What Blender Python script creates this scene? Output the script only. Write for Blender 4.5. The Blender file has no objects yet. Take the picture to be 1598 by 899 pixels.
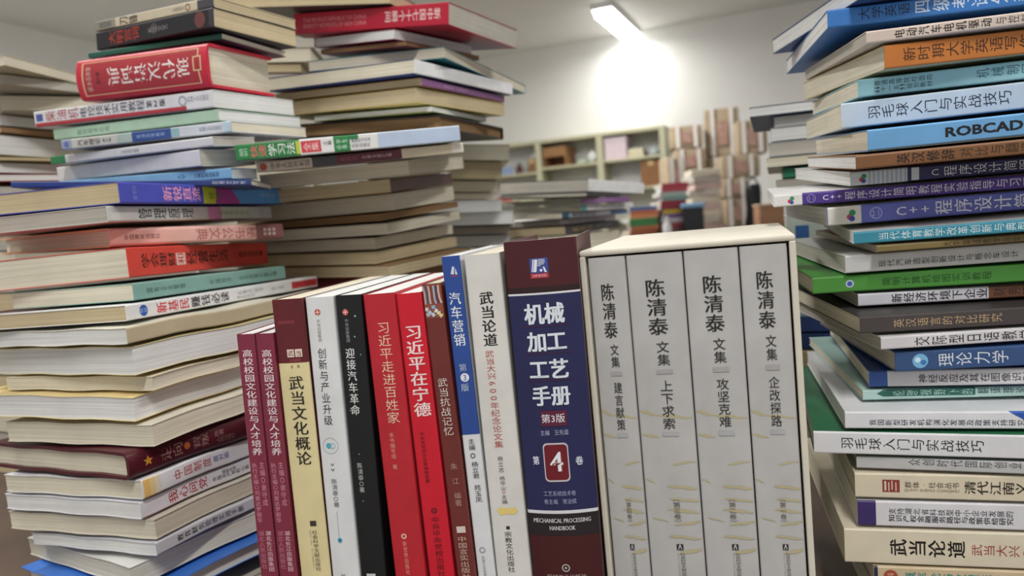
import bpy, bmesh, math, random
from mathutils import Vector, Matrix
C = bpy.context.scene.collection
scene = bpy.context.scene

# ------------------------------------------------------------ camera (metres, camera at the origin)
PITCH, ROLL = math.radians(4.6847), math.radians(-4.2607)
FPX = 1150.0                                   # focal length in pixels of the 1598 x 899 frame
fw = Vector((0, math.cos(PITCH), -math.sin(PITCH)))
r0 = Vector((1, 0, 0)); u0 = r0.cross(fw)
cr = math.cos(ROLL)*r0 + math.sin(ROLL)*u0
cu = -math.sin(ROLL)*r0 + math.cos(ROLL)*u0
cam = bpy.data.cameras.new('camera'); camo = bpy.data.objects.new('camera', cam); C.objects.link(camo)
camo.matrix_world = Matrix((cr, cu, -fw)).transposed().to_4x4()
cam.sensor_width = 36; cam.lens = 36*FPX/1598
cam.clip_start = .02; cam.clip_end = 60
cam.dof.use_dof = True; cam.dof.focus_distance = .44; cam.dof.aperture_fstop = 8.5
scene.camera = camo

# ------------------------------------------------------------ light
scene.view_settings.view_transform = 'Standard'; scene.view_settings.look = 'None'
scene.view_settings.gamma = 1; scene.view_settings.use_curve_mapping = False
scene.view_settings.exposure = 0.27
world = bpy.data.worlds.new('world'); scene.world = world; world.use_nodes = True
world.node_tree.nodes['Background'].inputs[0].default_value = (1, .985, .96, 1)
world.node_tree.nodes['Background'].inputs[1].default_value = .44
ADDED_LAMPS = ((.3, 5.35, 66), (-2.2, 4.6, 60), (-1.6, .9, 28), (1.7, .6, 24), (.05, -1.2, 40))      # x, y, watts of unseen lamps added to brighten the books and walls
TUBE = 9.0        # emission of a lit diffuser

# ------------------------------------------------------------ materials
def lin(h):
    v = [int(h[i:i+2], 16)/255 for i in (0, 2, 4)]
    return tuple(((c+.055)/1.055)**2.4 if c > .04045 else c/12.92 for c in v)
MATS = {}
def nodes_of(name):
    m = bpy.data.materials.new(name); m.use_nodes = True
    return m, m.node_tree.nodes, m.node_tree.links, m.node_tree.nodes['Principled BSDF']
def flat(h, rough=.42, var=.07, spec=.4, scale=45, bump=0):
    key = ('flat', h, rough, var, scale, bump)
    if key in MATS: return MATS[key]
    m, N, L, b = nodes_of('print_'+h)
    c = lin(h)
    tc = N.new('ShaderNodeTexCoord'); no = N.new('ShaderNodeTexNoise'); no.inputs['Scale'].default_value = scale
    no.inputs['Detail'].default_value = 4; L.new(tc.outputs['Object'], no.inputs['Vector'])
    mr = N.new('ShaderNodeMapRange'); mr.inputs[1].default_value = .3; mr.inputs[2].default_value = .7
    mr.inputs[3].default_value = 1-var; mr.inputs[4].default_value = 1+var
    L.new(no.outputs['Fac'], mr.inputs[0])
    vm = N.new('ShaderNodeVectorMath'); vm.operation = 'SCALE'; vm.inputs[0].default_value = c
    L.new(mr.outputs[0], vm.inputs['Scale']); L.new(vm.outputs[0], b.inputs['Base Color'])
    b.inputs['Roughness'].default_value = rough; b.inputs['Specular IOR Level'].default_value = spec
    if bump:
        bp = N.new('ShaderNodeBump'); bp.inputs['Strength'].default_value = bump; bp.inputs['Distance'].default_value = .01
        L.new(no.outputs['Fac'], bp.inputs['Height']); L.new(bp.outputs[0], b.inputs['Normal'])
    MATS[key] = m
    return m
PAGE = dict(W='d8d8d6', G='b3aea4', C='d2cbb8', T='c0b090', B='8a6e50')
def page(kind, axis):
    key = ('page', kind, axis)
    if key in MATS: return MATS[key]
    m, N, L, b = nodes_of('paper_edges_'+kind)
    tc = N.new('ShaderNodeTexCoord'); oi = N.new('ShaderNodeObjectInfo')
    mp = N.new('ShaderNodeMapping'); L.new(tc.outputs['Object'], mp.inputs['Vector'])
    mp.inputs['Scale'].default_value = (6, 6, 900) if axis == 'z' else (900, 6, 6)
    ad = N.new('ShaderNodeVectorMath'); ad.operation = 'ADD'
    L.new(mp.outputs[0], ad.inputs[0])
    sc = N.new('ShaderNodeMath'); sc.operation = 'MULTIPLY'; sc.inputs[1].default_value = 40
    L.new(oi.outputs['Random'], sc.inputs[0]); L.new(sc.outputs[0], ad.inputs[1])
    no = N.new('ShaderNodeTexNoise'); no.inputs['Scale'].default_value = 1; no.inputs['Detail'].default_value = 3
    L.new(ad.outputs[0], no.inputs['Vector'])
    n2 = N.new('ShaderNodeTexNoise'); n2.inputs['Scale'].default_value = 30; n2.inputs['Detail'].default_value = 2
    L.new(tc.outputs['Object'], n2.inputs['Vector'])
    mr = N.new('ShaderNodeMapRange'); mr.inputs[1].default_value = .3; mr.inputs[2].default_value = .7
    mr.inputs[3].default_value = .84; mr.inputs[4].default_value = 1.1
    L.new(no.outputs['Fac'], mr.inputs[0])
    m2 = N.new('ShaderNodeMapRange'); m2.inputs[3].default_value = .88; m2.inputs[4].default_value = 1.1
    L.new(n2.outputs['Fac'], m2.inputs[0])
    mu = N.new('ShaderNodeMath'); mu.operation = 'MULTIPLY'; L.new(mr.outputs[0], mu.inputs[0]); L.new(m2.outputs[0], mu.inputs[1])
    vm = N.new('ShaderNodeVectorMath'); vm.operation = 'SCALE'; vm.inputs[0].default_value = lin(PAGE[kind])
    L.new(mu.outputs[0], vm.inputs['Scale']); L.new(vm.outputs[0], b.inputs['Base Color'])
    bp = N.new('ShaderNodeBump'); bp.inputs['Strength'].default_value = .25; bp.inputs['Distance'].default_value = .0006
    L.new(no.outputs['Fac'], bp.inputs['Height']); L.new(bp.outputs[0], b.inputs['Normal'])
    b.inputs['Roughness'].default_value = .9; b.inputs['Specular IOR Level'].default_value = .15
    MATS[key] = m
    return m
def glow(name, col, s):
    m, N, L, b = nodes_of(name)
    b.inputs['Base Color'].default_value = (*col, 1); b.inputs['Emission Color'].default_value = (*col, 1)
    b.inputs['Emission Strength'].default_value = s
    return m

# ------------------------------------------------------------ helpers
class MB:
    """collects faces with materials; build() links ONE mesh object"""
    def __init__(s): s.v = []; s.f = []; s.m = []; s.mats = []
    def mi(s, mat):
        if mat not in s.mats: s.mats.append(mat)
        return s.mats.index(mat)
    def add(s, verts, faces, mat):
        o = len(s.v); s.v += [tuple(p) for p in verts]; k = s.mi(mat)
        for f in faces: s.f.append([i+o for i in f]); s.m.append(k)
    def box(s, p, q, mat, M=None):
        (x0, y0, z0), (x1, y1, z1) = p, q
        vs = [Vector((x, y, z)) for x in (x0, x1) for y in (y0, y1) for z in (z0, z1)]
        if M: vs = [M @ v for v in vs]
        s.add(vs, [(0, 1, 3, 2), (4, 6, 7, 5), (0, 4, 5, 1), (2, 3, 7, 6), (0, 2, 6, 4), (1, 5, 7, 3)], mat)
    def grid(s, fn, nu, nv, mat, flip=False):
        vs = [fn(i/nu, j/nv) for i in range(nu+1) for j in range(nv+1)]
        fs = []
        for i in range(nu):
            for j in range(nv):
                a = i*(nv+1)+j; q = (a, a+1, a+nv+2, a+nv+1)
                fs.append(q if flip else q[::-1])
        s.add(vs, fs, mat)
    def build(s, name, parent=None, smooth=False, bevel=0, merge=False):
        me = bpy.data.meshes.new(name); me.from_pydata(s.v, [], s.f)
        for m in s.mats: me.materials.append(m)
        me.polygons.foreach_set('material_index', s.m)
        if merge:
            bm = bmesh.new(); bm.from_mesh(me); bmesh.ops.remove_doubles(bm, verts=bm.verts, dist=1e-6)
            bmesh.ops.recalc_face_normals(bm, faces=bm.faces); bm.to_mesh(me); bm.free()
        if smooth:
            me.polygons.foreach_set('use_smooth', [True]*len(me.polygons))
        me.update()
        o = bpy.data.objects.new(name, me); C.objects.link(o)
        if parent: o.parent = parent
        if bevel:
            b = o.modifiers.new('bevel', 'BEVEL'); b.width = bevel; b.segments = 2; b.limit_method = 'ANGLE'
        return o
def tag(o, label, cat, group=None):
    o['label'] = label; o['category'] = cat
    if group: o['group'] = group
    return o
def thing(name, label, cat, M, group=None):
    o = bpy.data.objects.new(name, None); C.objects.link(o); o.empty_display_size = .02
    o.matrix_world = M
    return tag(o, label, cat, group)
def struct(o): o['kind'] = 'structure'; return o
def pose(P, a, tx, ty):
    return (Matrix.Translation(Vector(P)) @ Matrix.Rotation(math.radians(a), 4, 'Z')
            @ Matrix.Rotation(math.radians(ty), 4, 'Y') @ Matrix.Rotation(math.radians(tx), 4, 'X'))

# ------------------------------------------------------------ lettering
GL = {}
def glyph(txt, bold, face=0):
    key = (txt, 0)
    if key in GL: return GL[key]
    cu_ = bpy.data.curves.new('letters', 'FONT'); cu_.body = txt; cu_.resolution_u = 2
    cu_.fill_mode = 'FRONT'
    ob = bpy.data.objects.new('letters', cu_); C.objects.link(ob)
    dg = bpy.context.evaluated_depsgraph_get(); ev = ob.evaluated_get(dg); me = ev.to_mesh()
    vs = [(v.co.x, v.co.y) for v in me.vertices]; fs = [tuple(p.vertices) for p in me.polygons]
    ev.to_mesh_clear(); bpy.data.objects.remove(ob); bpy.data.curves.remove(cu_)
    if vs:
        x0 = min(v[0] for v in vs); x1 = max(v[0] for v in vs); y0 = min(v[1] for v in vs); y1 = max(v[1] for v in vs)
        m = (x0+x1)/2
        if len(txt) == 1 and (ord(txt) > 0x2e00 or txt in '·○'): bx = (m-.46, m+.46, -.09, .85)     # em square
        elif len(txt) == 1 and txt not in '“”': bx = (m-.33, m+.33, 0, .73)
        else: bx = (x0, x1, y0, y1)
    else: bx = (0, 1, 0, 1)
    GL[key] = (vs, fs, bx)
    return GL[key]
def put(mb, face, txt, cx, cy, w, h, ang, mat, bold, lift):
    """one glyph (or string) centred at cx,cy on the face plane, w x h before turning by ang quarter turns ccw"""
    vs, fs, (x0, x1, y0, y1) = glyph(txt, bold)
    k = min(w, h) if len(txt) < 3 else h*1.7
    steps = {0: [(0, 0)], 1: [(-.016, 0), (.016, 0)], 2: [(-.028, -.01), (.028, .01), (0, 0)], 3: [(-.032, -.022), (.032, -.022), (-.032, .022), (.032, .022)]}[bold]
    for q, (dx, dy) in enumerate(steps):         # heavier strokes for bold lettering
        out = []
        for x, y in vs:
            a = ((x-x0)/max(x1-x0, 1e-6)-.5)*w+dx*k; b = ((y-y0)/max(y1-y0, 1e-6)-.5)*h+dy*k
            for _ in range(ang % 4): a, b = -b, a
            out.append(face(cx+a, cy+b, lift+q*3e-6))
        mb.add(out, fs, mat)
def write(mb, face, LN, TH, it, lift):
    _, s0, s1, tc, hf, col, dr, txt, bold = it
    mat = flat(col, .5, .03); A, B = s0*LN, s1*LN; n = len(txt); h = hf*TH; cy = tc*TH
    if dr == 'up': put(mb, face, txt, (A+B)/2, cy, B-A, h, 0, mat, bold, lift); return
    if dr == 'ud': put(mb, face, txt, (A+B)/2, cy, B-A, h, 2, mat, bold, lift); return
    if dr == 'down':                            # along the thickness of a lying book
        for i, ch in enumerate(txt):
            put(mb, face, ch, (A+B)/2, cy+h/2-(i+.5)*h/n, B-A, .85*h/n, 0, mat, bold, lift)
        return
    cell = (B-A)/n
    for i, ch in enumerate(txt):
        if ch == ' ': continue
        if dr == 'ccw':
            asc = ord(ch) < 128
            c = A+(i+.5)*cell
            if asc: put(mb, face, ch, c, cy, .86*cell, h*.9, 0, mat, bold, lift)
            else: put(mb, face, ch, c, cy, h, .9*cell, 1, mat, bold, lift)
        elif dr == 'cw':
            put(mb, face, ch, B-(i+.5)*cell, cy, h, .9*cell, 3, mat, bold, lift)

def clip(pts, ax, lim, sg):
    out = []
    for i, p in enumerate(pts):
        q = pts[i-1]; dp, dq = sg*(p[ax]-lim), sg*(q[ax]-lim)
        if (dp >= 0) != (dq >= 0):
            t_ = dq/(dq-dp); out.append((q[0]+(p[0]-q[0])*t_, q[1]+(p[1]-q[1])*t_))
        if dp >= 0: out.append(p)
    return out

# ------------------------------------------------------------ a book
def make_book(name, label, cat, group, M, dims, sp, cov, spi, pg, hard=0, bulge=0., items=(), wave=0, over=0, simple=False, inset=0):
    """dims = local x, y, z size. sp: where the spine is (L x=0, R y=0, FL x=max, FR y=max, S standing: y=0, boards at x)"""
    X, Y, Z = dims
    if sp in ('L', 'FL'): U, V, T = Y, X, Z
    elif sp in ('R', 'FR'): U, V, T = X, Y, Z
    else: U, V, T = Z, Y, X
    def loc(u, v, w):
        if wave:
            x, y = {'L': (v, U-u), 'FL': (X-v, u), 'R': (u, v), 'FR': (U-u, Y-v)}[sp]; p = M @ Vector((x, y, 0))
            w += wave*(math.sin(38*p.x+55*p.y)*.6+math.sin(85*p.x-47*p.y+1)*.4)
        if sp == 'L': return (v, U-u, w)         # u runs along the picture's left-to-right of that face
        if sp == 'FL': return (X-v, u, w)
        if sp == 'R': return (u, v, w)
        if sp == 'FR': return (U-u, Y-v, w)
        return (w, v, u)
    root = thing(name, label, cat, M, group)
    cm, sm = flat(cov), flat(spi)
    c = .0026 if hard else .0005
    c = min(c, T*.12)
    e = inset or (.003 if hard else .0006)
    if sp == 'S': c = .0003
    rr = min(.0012 if not hard else .003, T*.2)
    n = 1 if simple else 12
    for side in (0, 1):                          # the two boards
        w0, w1 = (0, c) if side == 0 else (T-c, T)
        mb = MB(); v0 = rr
        Vv = V+over if side else V
        fu = lambda a: -over+a*(U+2*over) if side else a*U
        mb.grid(lambda a, b: loc(fu(a), v0+b*(Vv-v0), w0), n, n, cm, True)
        mb.grid(lambda a, b: loc(fu(a), v0+b*(Vv-v0), w1), n, n, cm)
        mb.grid(lambda a, b: loc(fu(a), Vv, w0+b*(w1-w0)), n, 1, cm)
        mb.grid(lambda a, b: loc(fu(a), v0, w0+b*(w1-w0)), n, 1, cm)
        mb.grid(lambda a, b: loc(fu(0), v0+a*(Vv-v0), w0+b*(w1-w0)), n, 1, cm)
        mb.grid(lambda a, b: loc(fu(1), v0+a*(Vv-v0), w0+b*(w1-w0)), n, 1, cm)
        mb.build('cover', root, merge=True)
    # spine: a rounded channel closed at both ends
    def sv(w):
        q = 2*w/T-1
        v = -bulge*(1-q*q)
        d = min(w, T-w)
        if d < rr: v += rr-math.sqrt(max(rr*rr-(rr-d)**2, 0))
        return v
    mb = MB(); ws = sorted(set([rr*k/4 for k in range(5)]+[T-rr*k/4 for k in range(5)]+[rr+(T-2*rr)*k/8 for k in range(9)]))
    K = len(ws)-1
    def out_(a, b):
        w = ws[min(int(round(b*K)), K)]; return loc(a*U, sv(w), w)
    def in_(a, b):
        w = ws[min(int(round(b*K)), K)]; return loc(a*U, max(sv(w)+c, rr if w < c or w > T-c else 0)+.00005, min(max(w, c*.9), T-c*.9))
    mb.grid(out_, n, K, sm); mb.grid(in_, n, K, sm, True)
    for a in (0, 1): mb.grid(lambda p, q: out_(a, p) if q == 0 else in_(a, p), K, 1, sm)
    for b in (0, 1): mb.grid(lambda p, q: out_(p, b) if q == 0 else in_(p, b), n, 1, sm)
    me_lift = .00012
    if sp in ('L', 'R'):
        face = lambda a, b, k: loc(a, sv(min(max(b, 0), T))-k, b)
        LN, TH = U, T
    else:
        face = lambda a, b, k: loc(b, sv(min(max(a, 0), T))-k, a)
        LN, TH = T, U
    for i, it in enumerate(items):
        k = me_lift+.000022*i
        if it[0] == 'g':
            _, s0, s1, t0, t1, col = it
            s0 = max(0, s0); s1 = min(1, s1); mt = flat(col)
            t0 = max(0, t0); t1 = min(1, t1)
            if sp == 'S': p0, p1 = s0*T, s1*T
            else: p0, p1 = t0*T, t1*T
            cuts = [p0]+[w for w in ws if p0+1e-6 < w < p1-1e-6]+[p1]; nb = len(cuts)-1
            if sp == 'S': mb.grid(lambda a, b: face(cuts[round(b*nb)], (t0+a*(t1-t0))*TH, k), 8, nb, mt)
            else: mb.grid(lambda a, b: face((s0+a*(s1-s0))*LN, cuts[round(b*nb)], k), 8, nb, mt)
        elif it[0] in 'os':
            _, s, tc, rad, th, col = it
            mt = flat(col, .5, .03); cx, cy = s*LN, tc*TH; q = 28
            if it[0] == 's':
                pts = [(rad*(1 if j % 2 == 0 else .42)*math.sin(j*math.pi/5), rad*(1 if j % 2 == 0 else .42)*math.cos(j*math.pi/5)) for j in range(10)]
                mb.add([face(cx, cy, k)]+[face(cx+x, cy+y, k) for x, y in pts], [(0, 1+j, 1+(j+1) % 10) for j in range(10)], mt)
            elif th:
                ri = rad*(1-th); ps = [(math.cos(j*2*math.pi/q), math.sin(j*2*math.pi/q)) for j in range(q)]
                mb.add([face(cx+x*rad, cy+y*rad, k) for x, y in ps]+[face(cx+x*ri, cy+y*ri, k) for x, y in ps],
                       [(j, (j+1) % q, q+(j+1) % q, q+j) for j in range(q)], mt)
            else:
                mb.add([face(cx, cy, k)]+[face(cx+rad*math.cos(j*2*math.pi/q), cy+rad*math.sin(j*2*math.pi/q), k) for j in range(q)],
                       [(0, 1+j, 1+(j+1) % q) for j in range(q)], mt)
        elif it[0] == 'p':
            pts = [(min(max(s, 0), 1)*LN, min(max(t_, 0), 1)*TH) for s, t_ in it[1]]
            ax = 0 if sp == 'S' else 1           # cut into strips that follow the rounding of the spine
            for w0, w1 in zip(ws, ws[1:]):
                q = clip(clip(pts, ax, w0, 1), ax, w1, -1)
                if len(q) > 2: mb.add([face(a, b, k) for a, b in q], [tuple(range(len(q)))], flat(it[2], .5, .04))
        elif it[0] == 't': write(mb, face, LN, TH, it, k)
        elif it[0] == 'd':                       # standing spine: characters one under the other
            _, sc, t0, t1, wf, col, txt, bold = it
            mt = flat(col, .5, .03); cell = (t0-t1)*TH/len(txt); wd = wf*LN
            for j, ch in enumerate(txt):
                if ch == ' ': continue
                cy = t0*TH-(j+.5)*cell
                if ord(ch) < 128: put(mb, face, ch, sc*LN, cy, cell*.8, wd*.8, 3, mt, bold, k)
                else: put(mb, face, ch, sc*LN, cy, wd, cell*.9, 0, mt, bold, k)
        elif it[0] == 'h':                       # a horizontal line on a standing spine
            _, sc, tc, w, h, col, txt, bold = it
            mt = flat(col, .5, .03)
            if all(ord(ch) > 0x2e00 or ch == ' ' for ch in txt):
                cell = w/len(txt)
                for j, ch in enumerate(txt):
                    if ch != ' ': put(mb, face, ch, sc*LN-w/2+(j+.5)*cell, tc*TH, cell*.92, h, 0, mt, bold, k)
            else: put(mb, face, txt, sc*LN, tc*TH, w, h, 0, mt, bold, k)
    mb.build('spine', root)
    # the block of pages
    mb = MB(); pm = page(pg, 'x' if sp == 'S' else 'z'); g_ = c*1.02
    cave = .0016 if hard else .0003
    def q(a, b, w): return loc(e+a*(U-2*e), c*1.3+b*(V-e-c*1.3), w)
    for w, fl in ((g_, True), (T-g_, False)): mb.grid(lambda a, b: q(a, b, w), n, n, pm, fl)
    k_ = 1 if simple else 3
    mb.grid(lambda a, b: q(a, 1-(0 if b in (0, 1) else cave/V), g_+b*(T-2*g_)), n, k_, pm)
    mb.grid(lambda a, b: q(a, 0, g_+b*(T-2*g_)), n, k_, pm)
    for aa in (0, 1): mb.grid(lambda a, b: q(aa, a, g_+b*(T-2*g_)), n, k_, pm)
    mb.build('page_block', root, merge=True)
    return root

# ------------------------------------------------------------ room shell
ZC, ZF = 2.02, -1.05
E = Vector((math.cos(math.radians(-23)), math.sin(math.radians(-23)), 0))      # along the back wall
NV = Vector((E.y, -E.x, 0))                                                    # out of the back wall, into the room
P0 = Vector((1.6019, 8.1923, 0))
def room(a, b, z): return P0+E*a+NV*b+Vector((0, 0, z))
LW = (Vector((-3.93, 6.69, 0))-P0).dot(E)                                      # where the side wall stands
plaster = flat('dfdedb', .85, .025, .2, 3)
def slab(name, a0, a1, b0, b1, z0, z1, mat):
    mb = MB(); vs = [room(a, b, z) for a in (a0, a1) for b in (b0, b1) for z in (z0, z1)]
    mb.add(vs, [(0, 1, 3, 2), (4, 6, 7, 5), (0, 4, 5, 1), (2, 3, 7, 6), (0, 2, 6, 4), (1, 5, 7, 3)], mat)
    return struct(mb.build(name, merge=True))
slab('wall_back', LW, 5.5, -.15, 0, ZF, ZC, plaster)
slab('wall_left', LW-.15, LW, -.15, 10.5, ZF, ZC, plaster)
slab('ceiling', LW-.15, 5.5, -.15, 10.5, ZC, ZC+.12, flat('d9d8d6', .9, .02, .2, 3))
slab('floor', LW-.15, 5.5, -.15, 10.5, ZF-.1, ZF, flat('8d877d', .5, .12, .4, 6))

# ------------------------------------------------------------ ceiling lamps
def lamp(x, y, label, lit):
    M = Matrix.Translation((x, y, ZC)) @ Matrix.Rotation(math.radians(-23), 4, 'Z')
    r = thing('ceiling_lamp', label, 'lamp', M, 'fluorescent ceiling lamps')
    mb = MB(); mb.box((-.1, -.6, -.05), (.1, .6, 0), flat('e8e8e6', .4)); mb.build('housing', r, bevel=.006)
    mb = MB()
    prof = [(-.09, -.05), (-.085, -.075), (-.05, -.095), (0, -.1), (.05, -.095), (.085, -.075), (.09, -.05)]
    for i in range(6):
        (x0, z0), (x1, z1) = prof[i], prof[i+1]
        mb.add([(x0, -.58, z0), (x1, -.58, z1), (x1, .58, z1), (x0, .58, z0)], [(0, 1, 2, 3)], diff)
    for yy in (-.58, .58): mb.add([(a, yy, b) for a, b in prof], [tuple(range(7))], diff)
    mb.build('diffuser', r, merge=True)
    ld = bpy.data.lights.new('lamp_light', 'AREA'); ld.shape = 'RECTANGLE'; ld.size = .16; ld.size_y = 1.16
    ld.energy = lit; ld.color = (1, .985, .95); ld.spread = math.radians(175)
    lo = bpy.data.objects.new('lamp_light', ld); C.objects.link(lo); lo.parent = r; lo.location = (0, 0, -.104)
    lo.visible_camera = True
diff = glow('lit_diffuser', (1, 1, .98), TUBE)
lamp(1.262, 7.62, 'lit ceiling lamp glowing white against the back wall', 15)
for x, y, w in ADDED_LAMPS: lamp(x, y, 'unseen lit ceiling lamp added to brighten the room', w)

# ------------------------------------------------------------ tables
TZ = -.26
wood = flat('5a4a40', .45, .2, .4, 14); steel = flat('6a6a6c', .35, .05)
def table(name, label, x0, x1, y0, y1, zt, th=.03):
    r = thing(name, label, 'table', Matrix.Translation(((x0+x1)/2, (y0+y1)/2, ZF)))
    w, d, h = (x1-x0)/2, (y1-y0)/2, zt-ZF
    mb = MB(); mb.box((-w, -d, h-th), (w, d, h), wood); mb.build('tabletop', r, bevel=.004)
    for sx in (-1, 1):
        for sy in (-1, 1):
            mb = MB(); cx, cy = sx*(w-.06), sy*(d-.06); mb.box((cx-.025, cy-.025, 0), (cx+.025, cy+.025, h-th), steel); mb.build('leg', r, bevel=.003)
    return r
table('display_table', 'dark wooden table under the piles and the standing books', -1.0, 1.0, .34, 1.62, TZ)
table('counter', 'dark counter behind carrying the brown paper bundles', .45, 2.75, 4.1, 6.62, -.122)

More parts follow.
